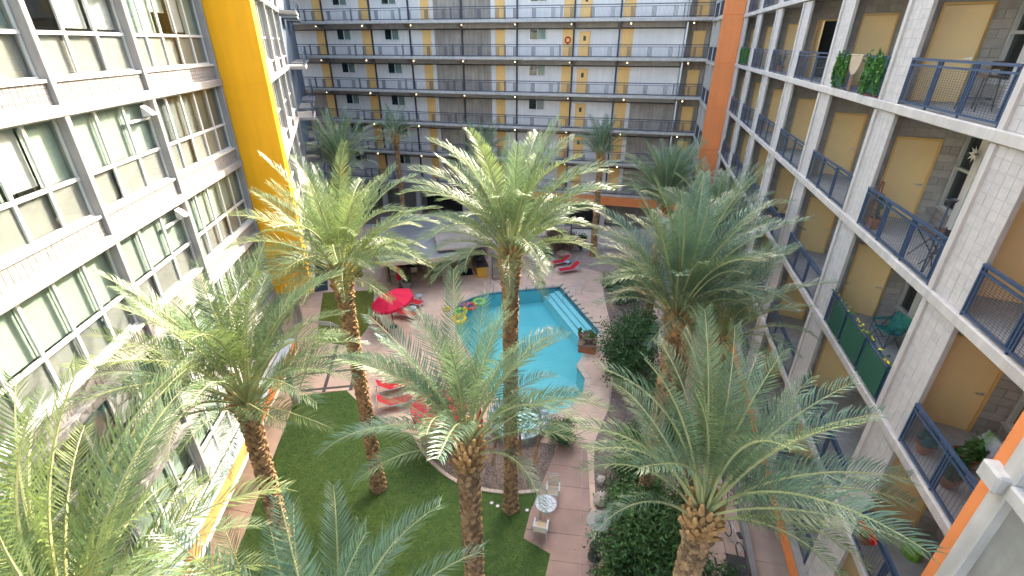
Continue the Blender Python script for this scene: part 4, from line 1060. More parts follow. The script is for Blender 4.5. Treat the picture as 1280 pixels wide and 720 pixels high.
# ------------------------------------------------------------------ furniture
def lounger(label, x, y, rz):
    t = thing('sun_lounger', label, 'sun lounger', (x, y, .05), R(rz), 'red sun loungers round the pool')
    W = .33
    obj('sling_seat', MB().box(0, 1.22, -W + .03, W - .03, .335, .36), 'red', t)
    a = R(38); c, s = math.cos(a), math.sin(a)
    m = MB(); m.add([(1.22, -W + .03, .345), (1.22, W - .03, .345), (1.22 + .78 * c, W - .03, .345 + .78 * s), (1.22 + .78 * c, -W + .03, .345 + .78 * s),
                     (1.22, -W + .03, .37), (1.22, W - .03, .37), (1.22 + .78 * c, W - .03, .37 + .78 * s), (1.22 + .78 * c, -W + .03, .37 + .78 * s)],
                    [(3, 2, 1, 0), (4, 5, 6, 7), (0, 1, 5, 4), (1, 2, 6, 5), (2, 3, 7, 6), (3, 0, 4, 7)])
    obj('sling_back', m, 'red', t)
    f = MB()
    for sg in (-1, 1):
        f.bar((0, sg * W, .345), (1.95, sg * W, .345), .022); f.bar((1.22, sg * W, .36), (1.22 + .8 * c, sg * W, .36 + .8 * s), .02)
    f.bar((0, -W, .345), (0, W, .345), .022); f.bar((1.95, -W, .345), (1.95, W, .345), .022); f.bar((1.22 + .8 * c, -W, .36 + .8 * s), (1.22 + .8 * c, W, .36 + .8 * s), .02)
    f.bar((1.70, 0, .345), (1.22 + .6 * c, 0, .36 + .55 * s), .014)
    obj('frame', f, 'bluegrey', t)
    for (lx, ly) in ((.15, -W), (.15, W), (1.8, -W), (1.8, W)): obj('leg', MB().bar((lx, ly, .33), (lx + (.06 if lx > 1 else -.06), ly, 0), .022), 'bluegrey', t)
    return t
lounger('red sun lounger left of its twin before the terracotta pot', 3.3, 37.9, 22)
lounger('red sun lounger at the deck edge by the right bed', 3.9, 36.4, 22)
lounger('red sun lounger behind the open umbrella nearest the pavilion', -6.55, 30.7, 155)
lounger('red sun lounger half under the open umbrella by the sun coloured turf', -6.7, 29.0, 157)
lounger('red sun lounger standing by itself at the edge of the sun coloured turf', -8.1, 26.6, 132)
lounger('red sun lounger beside the paver patch behind palm fronds', -5.7, 21.7, 205)
lounger('red sun lounger nearest the open umbrella by the spa', -5.3, 20.3, 200)

def umbrella(label, x, y, zt, R_, tilt=0, taz=0, mk='pinkred'):
    t = thing('patio_umbrella', label, 'umbrella', (x, y, .05), 0, 'open red umbrellas on the deck')
    obj('pole', MB().bar((0, 0, 0), (0, 0, zt + .08), .024, 0, 8), 'dark', t)
    obj('base', MB().lathe([(.27, 0), (.27, .05), (.06, .1), (.04, .3)], 18), 'dark', t)
    rot = Matrix.Rotation(R(taz), 3, 'Z') @ Matrix.Rotation(R(tilt), 3, 'Y') @ Matrix.Rotation(R(-taz), 3, 'Z')
    def P(r, a, z): 
        v = rot @ Vector((r * math.cos(a), r * math.sin(a), z)); return (v.x, v.y, v.z + zt)
    for i in range(8):
        a0, a1 = i * math.pi / 4, (i + 1) * math.pi / 4; am = (a0 + a1) / 2; m = MB()
        ring = []
        for (r, z) in ((.02, 0), (.5, -.11), (1.0, -.30), (R_, -.50), (R_ + .01, -.66)):
            sag = .03 if r > .3 else 0
            ring.append([P(r, a0, z), P(r * .955, am, z - sag), P(r, a1, z)])
        vs = [p for q in ring for p in q]; fs = []
        for j in range(4):
            for k in range(2): fs.append((j * 3 + k, (j + 1) * 3 + k, (j + 1) * 3 + k + 1, j * 3 + k + 1))
        o = put('canopy_panel', m.add(vs, fs).data('canopy_panel', mk), t)
        sd = o.modifiers.new('thickness', 'SOLIDIFY'); sd.thickness = .006
        obj('rib', MB().bar(P(.03, a0, -.05), P(R_ - .02, a0, -.53), .010, 0, 5), 'dark', t)
    v = P(0, 0, 0); obj('finial', MB().lathe([(.03, 0), (.03, .05), (0, .09)], 8, (v[0], v[1], v[2])), 'dark', t)
    return t
umbrella('open red umbrella over loungers near the pavilion', -8.05, 28.0, 2.55, 1.45, 14, 200)
umbrella('open red umbrella over a table near the spa behind palm fronds', -3.45, 17.6, 2.5, 1.35)
def closed_umbrella(label, x, y, h, base=True):
    t = thing('folded_umbrella', label, 'umbrella', (x, y, .05))
    obj('pole', MB().bar((0, 0, 0), (0, 0, h + .1), .022, 0, 8), 'dark', t)
    m = MB(); n = 16; vs = []; fs = []
    for j, (r, z) in enumerate(((.03, h), (.10, h - .25), (.17, h - .8), (.19, h - 1.25), (.12, h - 1.4))):
        for i in range(n): a = 2 * math.pi * i / n; q = r * (1.0 if i % 2 else .68); vs.append((q * math.cos(a), q * math.sin(a), z))
    for j in range(4):
        for i in range(n): fs.append((j * n + i, (j + 1) * n + i, (j + 1) * n + (i + 1) % n, j * n + (i + 1) % n))
    obj('canopy', m.add(vs, fs), 'pinkred', t); obj('tie', MB().lathe([(.18, h - .98), (.185, h - .93)], 12), 'red', t)
    obj('base', MB().lathe([(.25, 0), (.25, .06), (.05, .09)], 16), 'dark', t); return t
closed_umbrella('folded red umbrella standing by the pale planter at the stone pillar', -8.75, 33.6, 2.2)
closed_umbrella('folded red umbrella beside the round spa', -1.55, 17.5, 2.2)

def planter_bowl(label, x, y, r, h, mk, leaf, seed, name='flower_pot', cat='planter', z=.05, ls=.06, n=500, lh=.45):
    t = thing(name, label, cat, (x, y, z))
    obj('pot', MB().lathe([(r * .6, 0), (r * .72, h * .3), (r, h * .9), (r * 1.05, h), (r * .88, h), (r * .86, h * .85), (0, h * .85)], 18), mk, t, smooth=False)
    if leaf: obj('plant', foliage([(0, 0, h + lh * .4, r * .95, r * .95, lh)], n, ls, seed), leaf, t)
    return t
planter_bowl('pale tapered planter with greenery by the folded umbrella', -8.2, 33.5, .42, .75, 'conc_white', 'leaf', 51)
planter_bowl('tapered clay pot behind the pair of loungers', 4.5, 39.0, .55, .8, 'clay', None, 52)
# planter pedestal standing at the pool edge
t = thing('pedestal', 'square clay coloured pedestal at the pool edge', 'pedestal', (4.75, 25.35, .05), R(-14))
obj('block', MB().box(-.52, .52, -.52, .52, 0, .52), 'terracotta', t); obj('cap', MB().box(-.58, .58, -.58, .58, .522, .60), 'clay', t)
planter_bowl('wide clay bowl of succulents on the pedestal at the pool edge', 4.8, 25.35, .46, .42, 'clay', 'leaf_ivy', 53, z=.65, n=500, lh=.28)
planter_bowl('leafy green plant in a small pot beside the wide clay bowl', 4.35, 25.75, .2, .3, 'terracotta', 'leaf_ivy', 54, z=.65, n=350, lh=.4)
for dx, dy, lb in ((-.3, -.36, 'round clay ball at the front corner of the pedestal'), (.35, -.38, 'round clay ball at the pool side corner of the pedestal')):
    tag(obj('clay_ball', MB().lathe([(0, 0), (.1, .03), (.15, .12), (.1, .23), (0, .27)], 14), 'clay', loc=(4.75 + dx, 25.35 + dy, .652), smooth=True), lb, 'ornament')

def strap_chair(label, x, y, rz, mk='cream', grp='strap chairs'):
    t = thing('patio_chair', label, 'chair', (x, y, .075), R(rz))
    for i in range(7): obj('seat_strap', MB().box(-.22 + i * .062, -.172 + i * .062, -.24, .24, .42, .435), mk, t)
    for i in range(8):
        u = .03 + i * .058; obj('back_strap', MB().box(-.25 - u * .28, -.235 - u * .28, -.24, .24, .46 + u, .505 + u), mk, t)
    f = MB()
    for sg in (-1, 1):
        y_ = sg * .255
        f.tube([(-.42, y_, .98), (-.23, y_, .42), (.22, y_, .42)], .016); f.tube([(-.30, y_, .66), (.18, y_, .66), (.22, y_, .42)], .016); f.box(-.28, .2, y_ - .03, y_ + .03, .665, .69)
    f.bar((-.42, -.255, .98), (-.42, .255, .98), .016); f.bar((.22, -.255, .42), (.22, .255, .42), .016)
    obj('frame', f, 'bluegrey', t)
    for (lx, ly) in ((.2, -.255), (.2, .255), (-.2, -.255), (-.2, .255)): obj('leg', MB().bar((lx, ly, .42), (lx * 1.25, ly * 1.05, 0), .016), 'bluegrey', t)
    return t
strap_chair('cream strap chair behind the round blue grey table', 1.72, 14.15, 262)
strap_chair('cream strap chair with folded cloth below the round table', 1.12, 12.45, 78)
tag(obj('folded_cloth', MB().box(-.13, .17, -.18, .16, 0, .04), 'macrame', loc=(1.13, 12.5, .515), rot=(0, 0, R(70))), 'folded beige cloth on the strap chair seat', 'cloth')
def round_table(label, x, y, r=.40, mk='bluegrey', h=.74, z=.075):
    t = thing('bistro_table', label, 'table', (x, y, z))
    for (a, b) in ((.02, .12), (.135, .24), (.255, r - .03)):
        for k in range(8):
            m = MB(); q = [2 * math.pi * (k + f) / 8 for f in (.03, .35, .66, .97)]
            poly = [(b * r / .4 * math.cos(v), b * r / .4 * math.sin(v)) for v in q] + [(a * r / .4 * math.cos(v), a * r / .4 * math.sin(v)) for v in q[::-1]]
            m.prism(poly, h - .02, h, bottom=True); obj('top_segment', m, mk, t)
    obj('rim', MB().torus(r, .018, (0, 0, h - .01), 28, 6), mk, t)
    for k in range(4): a = k * math.pi / 2 + .6; obj('leg', MB().bar((r * .8 * math.cos(a), r * .8 * math.sin(a), h - .02), (r * .7 * math.cos(a), r * .7 * math.sin(a), 0), .016), mk, t)
    return t
round_table('round blue grey slatted table between two strap chairs', 1.36, 13.3, .42)
tb = thing('side_table', 'grey rectangular table under the open umbrella by the spa', 'table', (-3.2, 17.05, .05), R(20))
obj('top', MB().box(-.7, .7, -.45, .45, .70, .74), 'bluegrey', tb)
for (a, b) in ((-.6, -.38), (.6, -.38), (-.6, .38), (.6, .38)): obj('leg', MB().bar((a, b, .7), (a, b, 0), .025), 'dark', tb)
for i, (x, y, lb) in enumerate(((-7.05, 29.95, 'small pale blue side table between the two loungers by the umbrella'), (-6.9, 31.75, 'small pale blue side table behind the upper lounger'), (4.75, 38.0, 'small pale blue side table between the paired loungers'))):
    s = thing('drinks_table', lb, 'table', (x, y, .05)); obj('top', MB().lathe([(.25, .42), (.25, .45), (0, .45)], 16), 'bluegrey', s); obj('stem', MB().bar((0, 0, 0), (0, 0, .42), .03), 'bluegrey', s); obj('foot', MB().lathe([(.18, 0), (.18, .02), (0, .03)], 14), 'bluegrey', s)
# dining set in the pavilion
round_table('round dark table in the shade of the pavilion', *Pw(2.4, 4.4)[:2], .55, 'counter', z=.05)
for i, (dx, dy, rz, mk, lb) in enumerate(((0, -.95, 103, 'cream', 'cream backed chair at the pavilion table facing the dark'), (1.0, .1, 195, 'red', 'red chair at the pavilion table beside the pillar'), (-1.0, .1, 15, 'red', 'red chair at the pavilion table by the side wall'), (0, 1.0, -77, 'red', 'red chair behind the pavilion table'))):
    p = Pw(2.4 + dx, 4.4 + dy); strap_chair(lb, p[0], p[1], rz, mk).location.z = .05
# patio heater
h = thing('patio_heater', 'dark mushroom patio heater beside the garden walk', 'heater', (3.1, 11.55, .06))
obj('base', MB().lathe([(.26, 0), (.26, .06), (.2, .12), (.2, .7), (.08, .75)], 20), 'dark', h); obj('pole', MB().bar((0, 0, .7), (0, 0, 1.75), .035, 0, 10), 'dark', h)
obj('burner', MB().lathe([(.07, 1.72), (.11, 1.78), (.11, 2.02), (.06, 2.06)], 16), 'steel', h)
obj('reflector', MB().lathe([(.43, 2.02), (.435, 2.04), (.30, 2.09), (.12, 2.12), (.12, 2.14), (.16, 2.2), (.10, 2.26), (0, 2.27)], 28), 'panel_grey', h)
for i, (x, y, lb) in enumerate(((-.85, 13.9, 'flush white spotlight in the turf left of the tall trunk'), (-.6, 13.75, 'second flush spotlight beside the tall trunk'), (.62, 13.55, 'flush white spotlight near the strap chairs'))):
    t = thing('turf_light', lb, 'spotlight', (x, y, .08)); obj('ring', MB().torus(.08, .02, (0, 0, .02), 16, 6), 'conc_white', t); obj('lens', MB().lathe([(.075, .02), (0, .03)], 14), 'white', t)
for i, (x, y, s, lb) in enumerate(((3.75, 14.0, .34, 'pale upright rock at the gravel edge by the dark bush'), (3.85, 13.2, .28, 'smaller pale rock nearer the heater'), (3.9, 15.0, .22, 'low pale rock at the gravel by the palm fronds'))):
    r_ = random.Random(i); m = MB(); m.lathe([(s * .7, -.05), (s, s * .4), (s * .8, s), (s * .35, s * 1.35), (0, s * 1.4)], 9)
    m.v = [(a * (1 + r_.uniform(-.18, .18)), b * (1 + r_.uniform(-.18, .18)), c) for a, b, c in m.v]; tag(obj('rock', m, 'rock', loc=(x, y, .06)), lb, 'rock')

# pool fittings and floats
lad = thing('pool_ladder', 'pair of steel grab rails at the pool edge before the bar', 'ladder', (-1.75, 33.15, .05), R(20))
for k in (-.28, .28): obj('grab_rail', MB().tube([(k, .55, 0), (k, .55, .7), (k, .45, .85), (k, .2, .88), (k, -.15, .7), (k, -.2, -.6)], .022, 0, 8), 'steel', lad)
hr = thing('handrail', 'steel handrail over the wide pool steps', 'handrail', (4.75, 32.5, .05), R(15))
obj('rail', MB().tube([(.6, 0, 0), (.6, 0, .85), (.35, 0, .92), (-.9, 0, .35), (-.95, 0, -.9)], .022, 0, 8).tube([(.1, 0, .8), (.1, 0, 0)], .018, 0, 8), 'steel', hr)
for (x, y, R0, mk, lb) in ((-3.72, 30.15, .40, 'rubber_g', 'green ring float nearest the yellow float'), (-2.45, 31.65, .40, 'rubber_g', 'green ring float up by the grab rails'), (-3.1, 30.95, .42, 'rubber_r', 'red brown ring float between the two green rings'), (-3.45, 31.1, .26, 'rubber_p', 'small purple ring float against the pool edge')):
    f = thing('ring_float', lb, 'float', (x, y, -.07), 0, 'ring floats in the pool'); obj('tube', MB().torus(R0, .13, (0, 0, .06), 24, 10), mk, f, smooth=True)
    for k in range(4): obj('stripe', MB().torus(.135, .012, (0, 0, 0), 14, 5), 'white', f, loc=(R0 * math.cos(k * 1.57 + .5), R0 * math.sin(k * 1.57 + .5), .06), rot=(R(90), 0, k * 1.57 + .5))
f = thing('duck_float', 'yellow animal float at the left end of the pool', 'float', (-3.72, 29.1, -.07), R(40))
obj('body', MB().torus(.42, .17, (0, 0, .08), 24, 10), 'rubber_y', f, smooth=True); obj('neck', MB().bar((.42, 0, .15), (.5, 0, .6), .12, 0, 10, .09), 'rubber_y', f, smooth=True)
obj('head', MB().lathe([(0, -.15), (.11, -.1), (.15, 0), (.11, .1), (0, .15)], 12), 'rubber_y', f, loc=(.54, 0, .72), smooth=True); obj('beak', MB().bar((.66, 0, .7), (.8, 0, .68), .05, 0, 8, .02), 'rubber_r', f)
for (x, y, z, R0, mk, lb) in ((-4.72, 30.35, .06, .22, 'rubber_y', 'deflated yellow ring lying on the coping by the floats'),):
    tag(obj('small_ring', MB().torus(R0, .07, (0, 0, .07), 18, 8), mk, loc=(x, y, z), smooth=True), lb, 'float')
# low white net frame on the sun coloured turf
g = thing('net_frame', 'low white tube frame with net on the sun coloured turf', 'goal', (-12.5, 27.6, .08), R(-10))
obj('frame', MB().tube([(-.7, -.5, .03), (.7, -.5, .03), (.7, -.5, .95), (-.7, -.5, .95), (-.7, -.5, .03)], .03, 0, 8).tube([(-.7, -.5, .95), (-.7, .5, .03), (.7, .5, .03), (.7, -.5, .95)], .03, 0, 8), 'white', g)
nm = MB()
for i in range(12): nm.bar((-.64 + i * .117, -.5, .95), (-.64 + i * .117, .5, .03), .006, 0, 3)
for i in range(9): u = (i + 1) / 10; nm.bar((-.7, -.5 + u, .95 - .92 * u), (.7, -.5 + u, .95 - .92 * u), .006, 0, 3)
obj('net', nm, 'white', g, 'stuff')

# gate and fences before the back wing
gt = thing('garden_gate', 'pair of white panel gates in a dark frame behind the loungers', 'gate', (5.45, 41.6, .05), R(-6))
obj('gate_frame', MB().box(-.1, 0, -.06, .06, 0, 2.85).box(2.1, 2.2, -.06, .06, 0, 2.85).box(0, 2.1, -.06, .06, 2.72, 2.85).box(0, 2.1, -.05, .05, 2.12, 2.2), 'dark', gt)
for k in (0, 1): 
    p = obj('gate_leaf', MB().box(.03 + k * 1.04, 1.03 + k * 1.04, -.03, .03, .06, 2.1), 'white', gt)
    put('handle', HANDLE, p, (.95 + k * .2, -.03, 1.0), (R(90), 0, 0))
obj('transom', MB().box(.02, 2.08, -.02, .02, 2.21, 2.71), 'room', gt)
def fence(label, x0, y0, x1, y1, h=1.7, mk='white', npk=40):
    L = math.hypot(x1 - x0, y1 - y0); t = thing('picket_fence', label, 'fence', (x0, y0, .03), math.atan2(y1 - y0, x1 - x0))
    obj('rail', MB().box(0, L, .02, .06, .25, .33), mk, t); obj('rail', MB().box(0, L, .02, .06, h - .3, h - .22), mk, t)
    P = MB().box(-.045, .045, -.012, .018, .05, h).data('picket', mk)
    for i in range(npk): put('picket', P, t, (L * (i + .5) / npk, 0, 0))
    Q = MB().box(-.06, .06, -.02, .08, 0, h + .1).data('post', mk)
    for i in range(5): put('post', Q, t, (L * i / 4, .06, 0))
    return t
fence('white picket fence between the gate and the orange end wall', 7.9, 41.5, 15.2, 43.3, 1.75, 'white', 46)
fence('white picket fence from the pavilion back to the gate', -.6, 44.2, 5.2, 41.8, 1.75, 'white', 38)
wl = thing('garden_wall', 'beige low wall with dark top behind the bronze shrub', 'wall', (0, 42.6, .03), R(-4)); obj('wall', MB().box(-.8, 4.9, -.15, .15, 0, 1.0), 'roof_edge', wl); obj('coping', MB().box(-.85, 4.95, -.2, .2, 1.002, 1.08), 'conc_dark', wl)

# ------------------------------------------------------------------ things on the balconies
def ivy(label, s0, s1, k, seed, mk='leaf_ivy', n=1600, y=.10, zlo=.0, zhi=1.08):
    a = Rw((s0 + s1) / 2, y, ZL[k]); t = thing('ivy_screen', label, 'ivy screen', a, RRZ)
    bl = [((i + .5) * (s1 - s0) / 5 - (s1 - s0) / 2, 0, (zlo + zhi) / 2 + rnd.uniform(-.05, .05), (s1 - s0) / 8, .06, (zhi - zlo) / 2) for i in range(5)]
    obj('foliage', foliage(bl, n, .05, seed, .0), mk, t)
    obj('backing', MB().box(-(s1 - s0) / 2, (s1 - s0) / 2, -.03, -.02, zlo + .1, zhi - .1), 'green_mat', t); return t
ivy('bright ivy panel on the far end of the macrame balcony railing', 2.85, 3.95, 4, 61)
ivy('bright ivy panel beside the pier on the macrame balcony railing', .1, 1.45, 4, 62, n=2000)
ivy('ivy panel covering the railing next to the orange end wall', 20.7, 24.2, 4, 63, n=1500)
p = Rw(2.2, .11, ZL[4]); t = thing('macrame_hanging', 'beige macrame hanging draped over a balcony railing', 'wall hanging', p, RRZ)
m = MB(); 
for i in range(22):
    x = -.42 + i * .04; b = .98 - .50 * (1 - ((i - 10.5) / 11) ** 2) ** .5 * (1 if abs(i - 10.5) < 11 else 0)
    m.box(x, x + .03, -.01, .012, b, 1.0)
obj('fringe', m, 'macrame', t); obj('tail', MB().box(-.12, .14, -.012, .006, .05, .5), 'brownwood', t); obj('rod', MB().bar((-.5, 0, 1.02), (.5, 0, 1.02), .02), 'macrame', t)
p = Rw(.9, -.5, ZL[4] + .002); tag(obj('red_rug', MB().box(-.7, .7, -.4, .4, 0, .012), 'red', loc=p, rot=(0, 0, RRZ)), 'red rug on the macrame balcony floor', 'rug')

def stool(label, s, y, k):
    t = thing('bar_stool', label, 'stool', Rw(s, y, ZL[k]), RRZ + .4)
    obj('seat', MB().box(-.2, .2, -.2, .2, .68, .73), 'brownwood', t); obj('backrest', MB().box(-.2, -.16, -.2, .2, .85, 1.0), 'brownwood', t)
    for (a, b) in ((-.17, -.17), (.17, -.17), (-.17, .17), (.17, .17)): obj('leg', MB().bar((a, b, .68), (a * 1.3, b * 1.3, 0), .013), 'dark', t)
    obj('back_posts', MB().bar((-.18, -.17, .7), (-.19, -.17, 1.0), .012).bar((-.18, .17, .7), (-.19, .17, 1.0), .012), 'dark', t)
    obj('footrest', MB().torus(.25, .01, (0, 0, .25), 16, 5), 'dark', t); return t
stool('tall brown bar stool behind the top balcony railing', -2.2, -1.0, 4)
stool('tall brown bar stool by the sliding door of the top balcony', -3.9, -1.3, 4)
def folding_chair(label, s, y, k, rz=.3, mk='dark'):
    t = thing('folding_chair', label, 'chair', Rw(s, y, ZL[k]), RRZ + rz)
    obj('seat', MB().box(-.21, .21, -.2, .2, .43, .455), mk, t); obj('backrest', MB().box(-.21, .21, -.26, -.235, .62, .88), mk, t)
    f = MB()
    for sg in (-1, 1): f.bar((sg * .22, -.28, .92), (sg * .22, .24, 0), .013); f.bar((sg * .2, .2, .44), (sg * .2, -.24, 0), .013)
    obj('frame', f, 'dark', t); return t
def folding_table(label, s, y, k):
    t = thing('folding_table', label, 'table', Rw(s, y, ZL[k]), RRZ)
    for i in range(6): obj('slat', MB().box(-.33, .33, -.3 + i * .1, -.21 + i * .1, .68, .70), 'brownwood', t)
    f = MB()
    for sg in (-1, 1): f.bar((sg * .28, -.26, .68), (sg * .28, .26, 0), .013); f.bar((sg * .28, .26, .68), (sg * .28, -.26, 0), .013)
    obj('frame', f, 'dark', t); return t
folding_table('brown slatted folding table behind a blue railing below the top balcony', -3.6, -.55, 3)
folding_chair('black folding chair beside the brown slatted table', -4.3, -.5, 3, .9)
folding_chair('black folding chair in front of the open door on the balcony past the ivy', 7.9, -.7, 4, 0); folding_chair('second black folding chair on the open door balcony', 6.6, -.8, 4, 2.8)
folding_chair('dark folding chair on the balcony two past the ivy', 12.5, -.8, 4, 1); folding_chair('dark folding chair on a low balcony beyond the palm', 8.0, -.7, 2, .4)
lp = thing('torch_lamp', 'slim dark blue pole lamp in the corner of the table balcony', 'lamp', Rw(-4.35, -.15, ZL[3])); obj('pole', MB().bar((0, 0, 0), (0, 0, 1.5), .018), 'blue', lp); obj('bowl', MB().lathe([(.03, 1.48), (.12, 1.62), (.11, 1.63), (.02, 1.52)], 12), 'dark', lp)
def pot_plant(label, s, y, k, r, h, leaf, seed, pot='terracotta', n=350, lh=.35, ls=.06, z=0):
    q = Rw(s, y, ZL[k] + z); return planter_bowl(label, q[0], q[1], r, h, pot, leaf, seed, 'potted_plant', 'potted plant', q[2], ls, n, lh)
pot_plant('blue green trailing plant on the end of the table balcony', -1.5, -.22, 3, .16, .3, 'leaf_teal', 71, n=300, lh=.42)
tag(obj('plant_ladder', MB().bar((-.2, 0, 0), (-.05, 0, 1.25), .02).bar((.2, 0, 0), (.05, 0, 1.25), .02).bar((-.16, 0, .4), (.16, 0, .4), .015).bar((-.1, 0, .8), (.1, 0, .8), .015), 'brownwood', loc=Rw(-1.42, -.12, ZL[3]), rot=(0, 0, RRZ)), 'brown wooden plant ladder behind the blue green plant', 'plant stand')
pot_plant('fern in a terracotta pot behind the lowest near railing', -6.55, -.28, 2, .17, .24, 'leaf_teal', 72, n=420, lh=.3)
pot_plant('bushy bright plant in a terracotta pot beside the soil bag', -6.8, -.82, 2, .22, .34, 'leaf_ivy', 73, n=600, lh=.34)
pot_plant('tall pale leafy plant against the near balcony mesh', -7.4, -.32, 2, .18, .25, 'leaf', 74, n=650, lh=.6)
pot_plant('small plant on the balcony beside the orange end wall', 17.4, -.5, 3, .2, .3, 'leaf', 75); pot_plant('round dark plant behind a railing two past the ivy', 13.4, -.3, 4, .2, .3, 'leaf_dark', 76)
pot_plant('leafy plant on the balcony beyond the dark chairs', 8.8, -.4, 2, .2, .3, 'leaf_mid', 77)
b = thing('soil_bag', 'printed potting soil bag slumped by the balcony window', 'bag', Rw(-6.6, -1.2, ZL[2]), RRZ)
m = MB(); vs = []; 
for j, (z, sx, sy) in enumerate(((0, .30, .17), (.2, .33, .19), (.45, .30, .15), (.62, .24, .08), (.70, .25, .02))):
    for i in range(10): a = 2 * math.pi * i / 10; vs.append((sx * math.cos(a) * (1 + .06 * math.sin(3 * i + j)), sy * math.sin(a) - z * .12, z))
m.add(vs, [(j * 10 + i, j * 10 + (i + 1) % 10, (j + 1) * 10 + (i + 1) % 10, (j + 1) * 10 + i) for j in range(4) for i in range(10)] + [tuple(range(40, 50))]); obj('sack', m, 'bag', b); obj('label_panel', MB().box(-.16, .16, .135, .16, .22, .42), 'bag_green', b)
b2 = thing('soil_bag', 'bright green bag on the shaded balcony beside the near wing', 'bag', Rw(-6.45, -1.1, ZL[1]), RRZ); obj('sack', MB().add([(x * .8, y_ * .9, z * .6) for x, y_, z in vs], m.f), 'bag_green', b2)
fb = thing('flower_basket', 'red flowers hanging on a low railing behind palm fronds', 'flowers', Rw(-6.9, .14, ZL[1] + .55), RRZ)
obj('basket', MB().lathe([(.08, 0), (.2, .2), (.2, .22), (0, .2)], 12), 'brownwood', fb); obj('blossoms', foliage([(0, 0, .3, .26, .16, .2)], 260, .06, 78), 'flower_r', fb); obj('leaves', foliage([(0, 0, .25, .28, .18, .2)], 200, .06, 79), 'leaf', fb)
# camping chair balcony with green screens and a garland
s = thing('privacy_screen', 'green mesh screens tied to the railing below the camp chair', 'screen', Rw(0, .075, ZL[2]), RRZ)
for (a, b) in ((-2.4, -1.55), (-3.72, -2.55), (-5.0, -3.85)): obj('screen_panel', MB().box(a, b, -.006, .008, .1, .94), 'screen', s)
gl = thing('flower_garland', 'yellow flower garland along the green screened railing', 'garland', Rw(-3.1, .05, ZL[2] + 1.04), RRZ)
bl = [(-1.9 + i * .2, .02, rnd.uniform(-.04, .06), .11, .08, .07) for i in range(20)]
obj('leaves', foliage(bl, 500, .045, 80), 'leaf_ivy', gl); obj('blossoms', foliage(bl, 320, .04, 81), 'flower_y', gl)
tag(obj('carpet', MB().box(-.8, .8, -.5, .5, 0, .02), 'green_mat', loc=Rw(-4.2, -.7, ZL[2] + .002), rot=(0, 0, RRZ)), 'dark green carpet on the camp chair balcony', 'carpet')
cc = thing('camp_chair', 'teal patterned folding camp chair on the screened balcony', 'chair', Rw(-2.1, -1.2, ZL[2]), RRZ + R(20))
m = MB(); m.add([(-.26, .24, .44), (.26, .24, .44), (.26, -.18, .36), (-.26, -.18, .36), (-.27, -.38, .86), (.27, -.38, .86)], [(0, 1, 2, 3), (3, 2, 5, 4)]); o = obj('sling', m, 'teal_cloth', cc); sd = o.modifiers.new('thick', 'SOLIDIFY'); sd.thickness = .03
for sg in (-1, 1): obj('armrest', MB().box(sg * .31 - .045, sg * .31 + .045, -.3, .26, .62, .65), 'teal_cloth', cc)
m = MB()
for sg in (-1, 1): m.bar((sg * .31, .26, .62), (sg * .28, -.22, 0), .013); m.bar((sg * .31, -.34, .8), (sg * .28, .26, 0), .013); m.bar((sg * .31, .26, 0), (sg * .31, .26, .64), .013)
m.bar((-.28, .26, .02), (.28, .26, .42), .011); m.bar((.28, .26, .02), (-.28, .26, .42), .011); obj('frame', m, 'teal', cc)
tag(obj('blue_towel', MB().box(-.3, .3, -.04, .05, .55, 1.06), 'teal', loc=Rw(13.6, .03, ZL[2]), rot=(0, 0, RRZ)), 'blue towel hung over a distant balcony railing', 'towel')
# paper star ornaments on the jamb posts
for (s0, k, lb) in ((.06, 3, 'white paper flower ornament on the post of the table balcony'), (.06, 4, 'white paper flower ornament on the post of the top balcony')):
    f = thing('flower_ornament', lb, 'ornament', Rw(s0 - 1.62, -1.80, ZL[k] + 2.05), RRZ)
    for q in range(8): obj('petal', MB().add([(0, 0, 0), (.06, .05, .05), (.2, .09, 0), (.06, .05, -.05)], [(0, 1, 2, 3)]), 'white', f, rot=(0, q * math.pi / 4, 0))
    obj('arm', MB().bar((0, -.02, 0), (0, .06, 0), .02), 'clay', f)
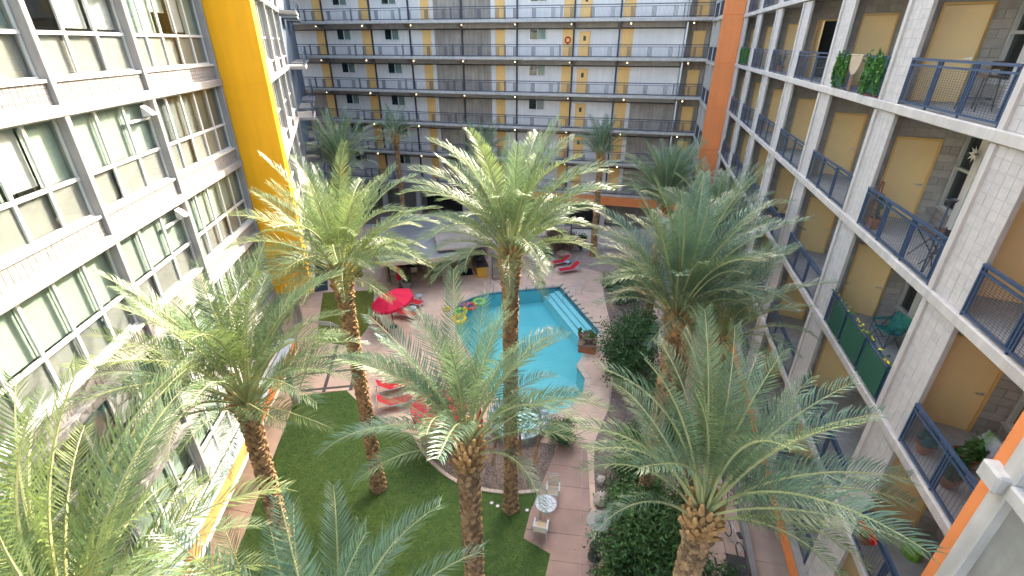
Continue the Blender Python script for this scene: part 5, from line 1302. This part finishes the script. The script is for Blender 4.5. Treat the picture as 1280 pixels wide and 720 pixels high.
# wreath on the gallery door
wr = thing('wreath', 'dark red wreath hung on an ochre gallery panel', 'wreath', Bw(4.95, -1.52, ZL[4] + 1.55), BRZ)
wm = MB(); wm.torus(.24, .06, (0, 0, 0), 20, 8); obj('ring', wm, 'red', wr, rot=(R(90), 0, 0)); obj('bow', MB().box(-.09, .09, -.03, .05, -.34, -.2), 'flower_r', wr)
# bicycles parked on the covered walk
def bicycle(label, s, y, rz, mk):
    t = thing('bicycle', label, 'bicycle', Rw(s, y, .05), RRZ + rz, 'bicycles parked under the first floor fascia')
    for x in (-.52, .52):
        w_ = obj('wheel', MB().torus(.32, .02, (0, 0, 0), 22, 6), 'dark', t, loc=(x, 0, .34), rot=(R(90), 0, 0))
        sp = MB()
        for i in range(8): a = i * math.pi / 4; sp.bar((0, 0, 0), (.31 * math.cos(a), .31 * math.sin(a), 0), .004, 0, 3)
        obj('spokes', sp, 'steel', w_)
    obj('frame', MB().bar((-.52, 0, .34), (-.1, 0, .32), .016).bar((-.1, 0, .32), (-.22, 0, .82), .018).bar((-.2, 0, .76), (.38, 0, .80), .018).bar((-.1, 0, .32), (.38, 0, .74), .02).bar((-.52, 0, .34), (-.2, 0, .74), .013).bar((.36, 0, .9), (.52, 0, .34), .016), mk, t)
    obj('saddle', MB().box(-.35, -.1, -.07, .07, .84, .90), 'dark', t); obj('handlebar', MB().bar((.34, -.28, .98), (.34, .28, .98), .014).bar((.36, 0, .88), (.34, 0, .98), .016), 'steel', t); obj('pedals', MB().bar((-.1, -.16, .24), (-.1, .16, .40), .014), 'steel', t)
    return t
bicycle('red bicycle leaning on the low wall under the fascia', 1.6, .95, .5, 'flower_r'); bicycle('dark blue bicycle next to the red one', .5, .9, .4, 'blue'); bicycle('white framed bicycle further along the covered walk', -2.0, .9, .35, 'white')
# objects inside: low storage boxes by the bicycles
sb = thing('storage_box', 'grey storage box beside the white bicycle', 'box', Rw(-3.4, 1.0, .05), RRZ); obj('bin', MB().box(-.5, .5, -.3, .3, 0, .55), 'panel_grey', sb); obj('lid', MB().box(-.53, .53, -.33, .33, .552, .60), 'dark', sb)
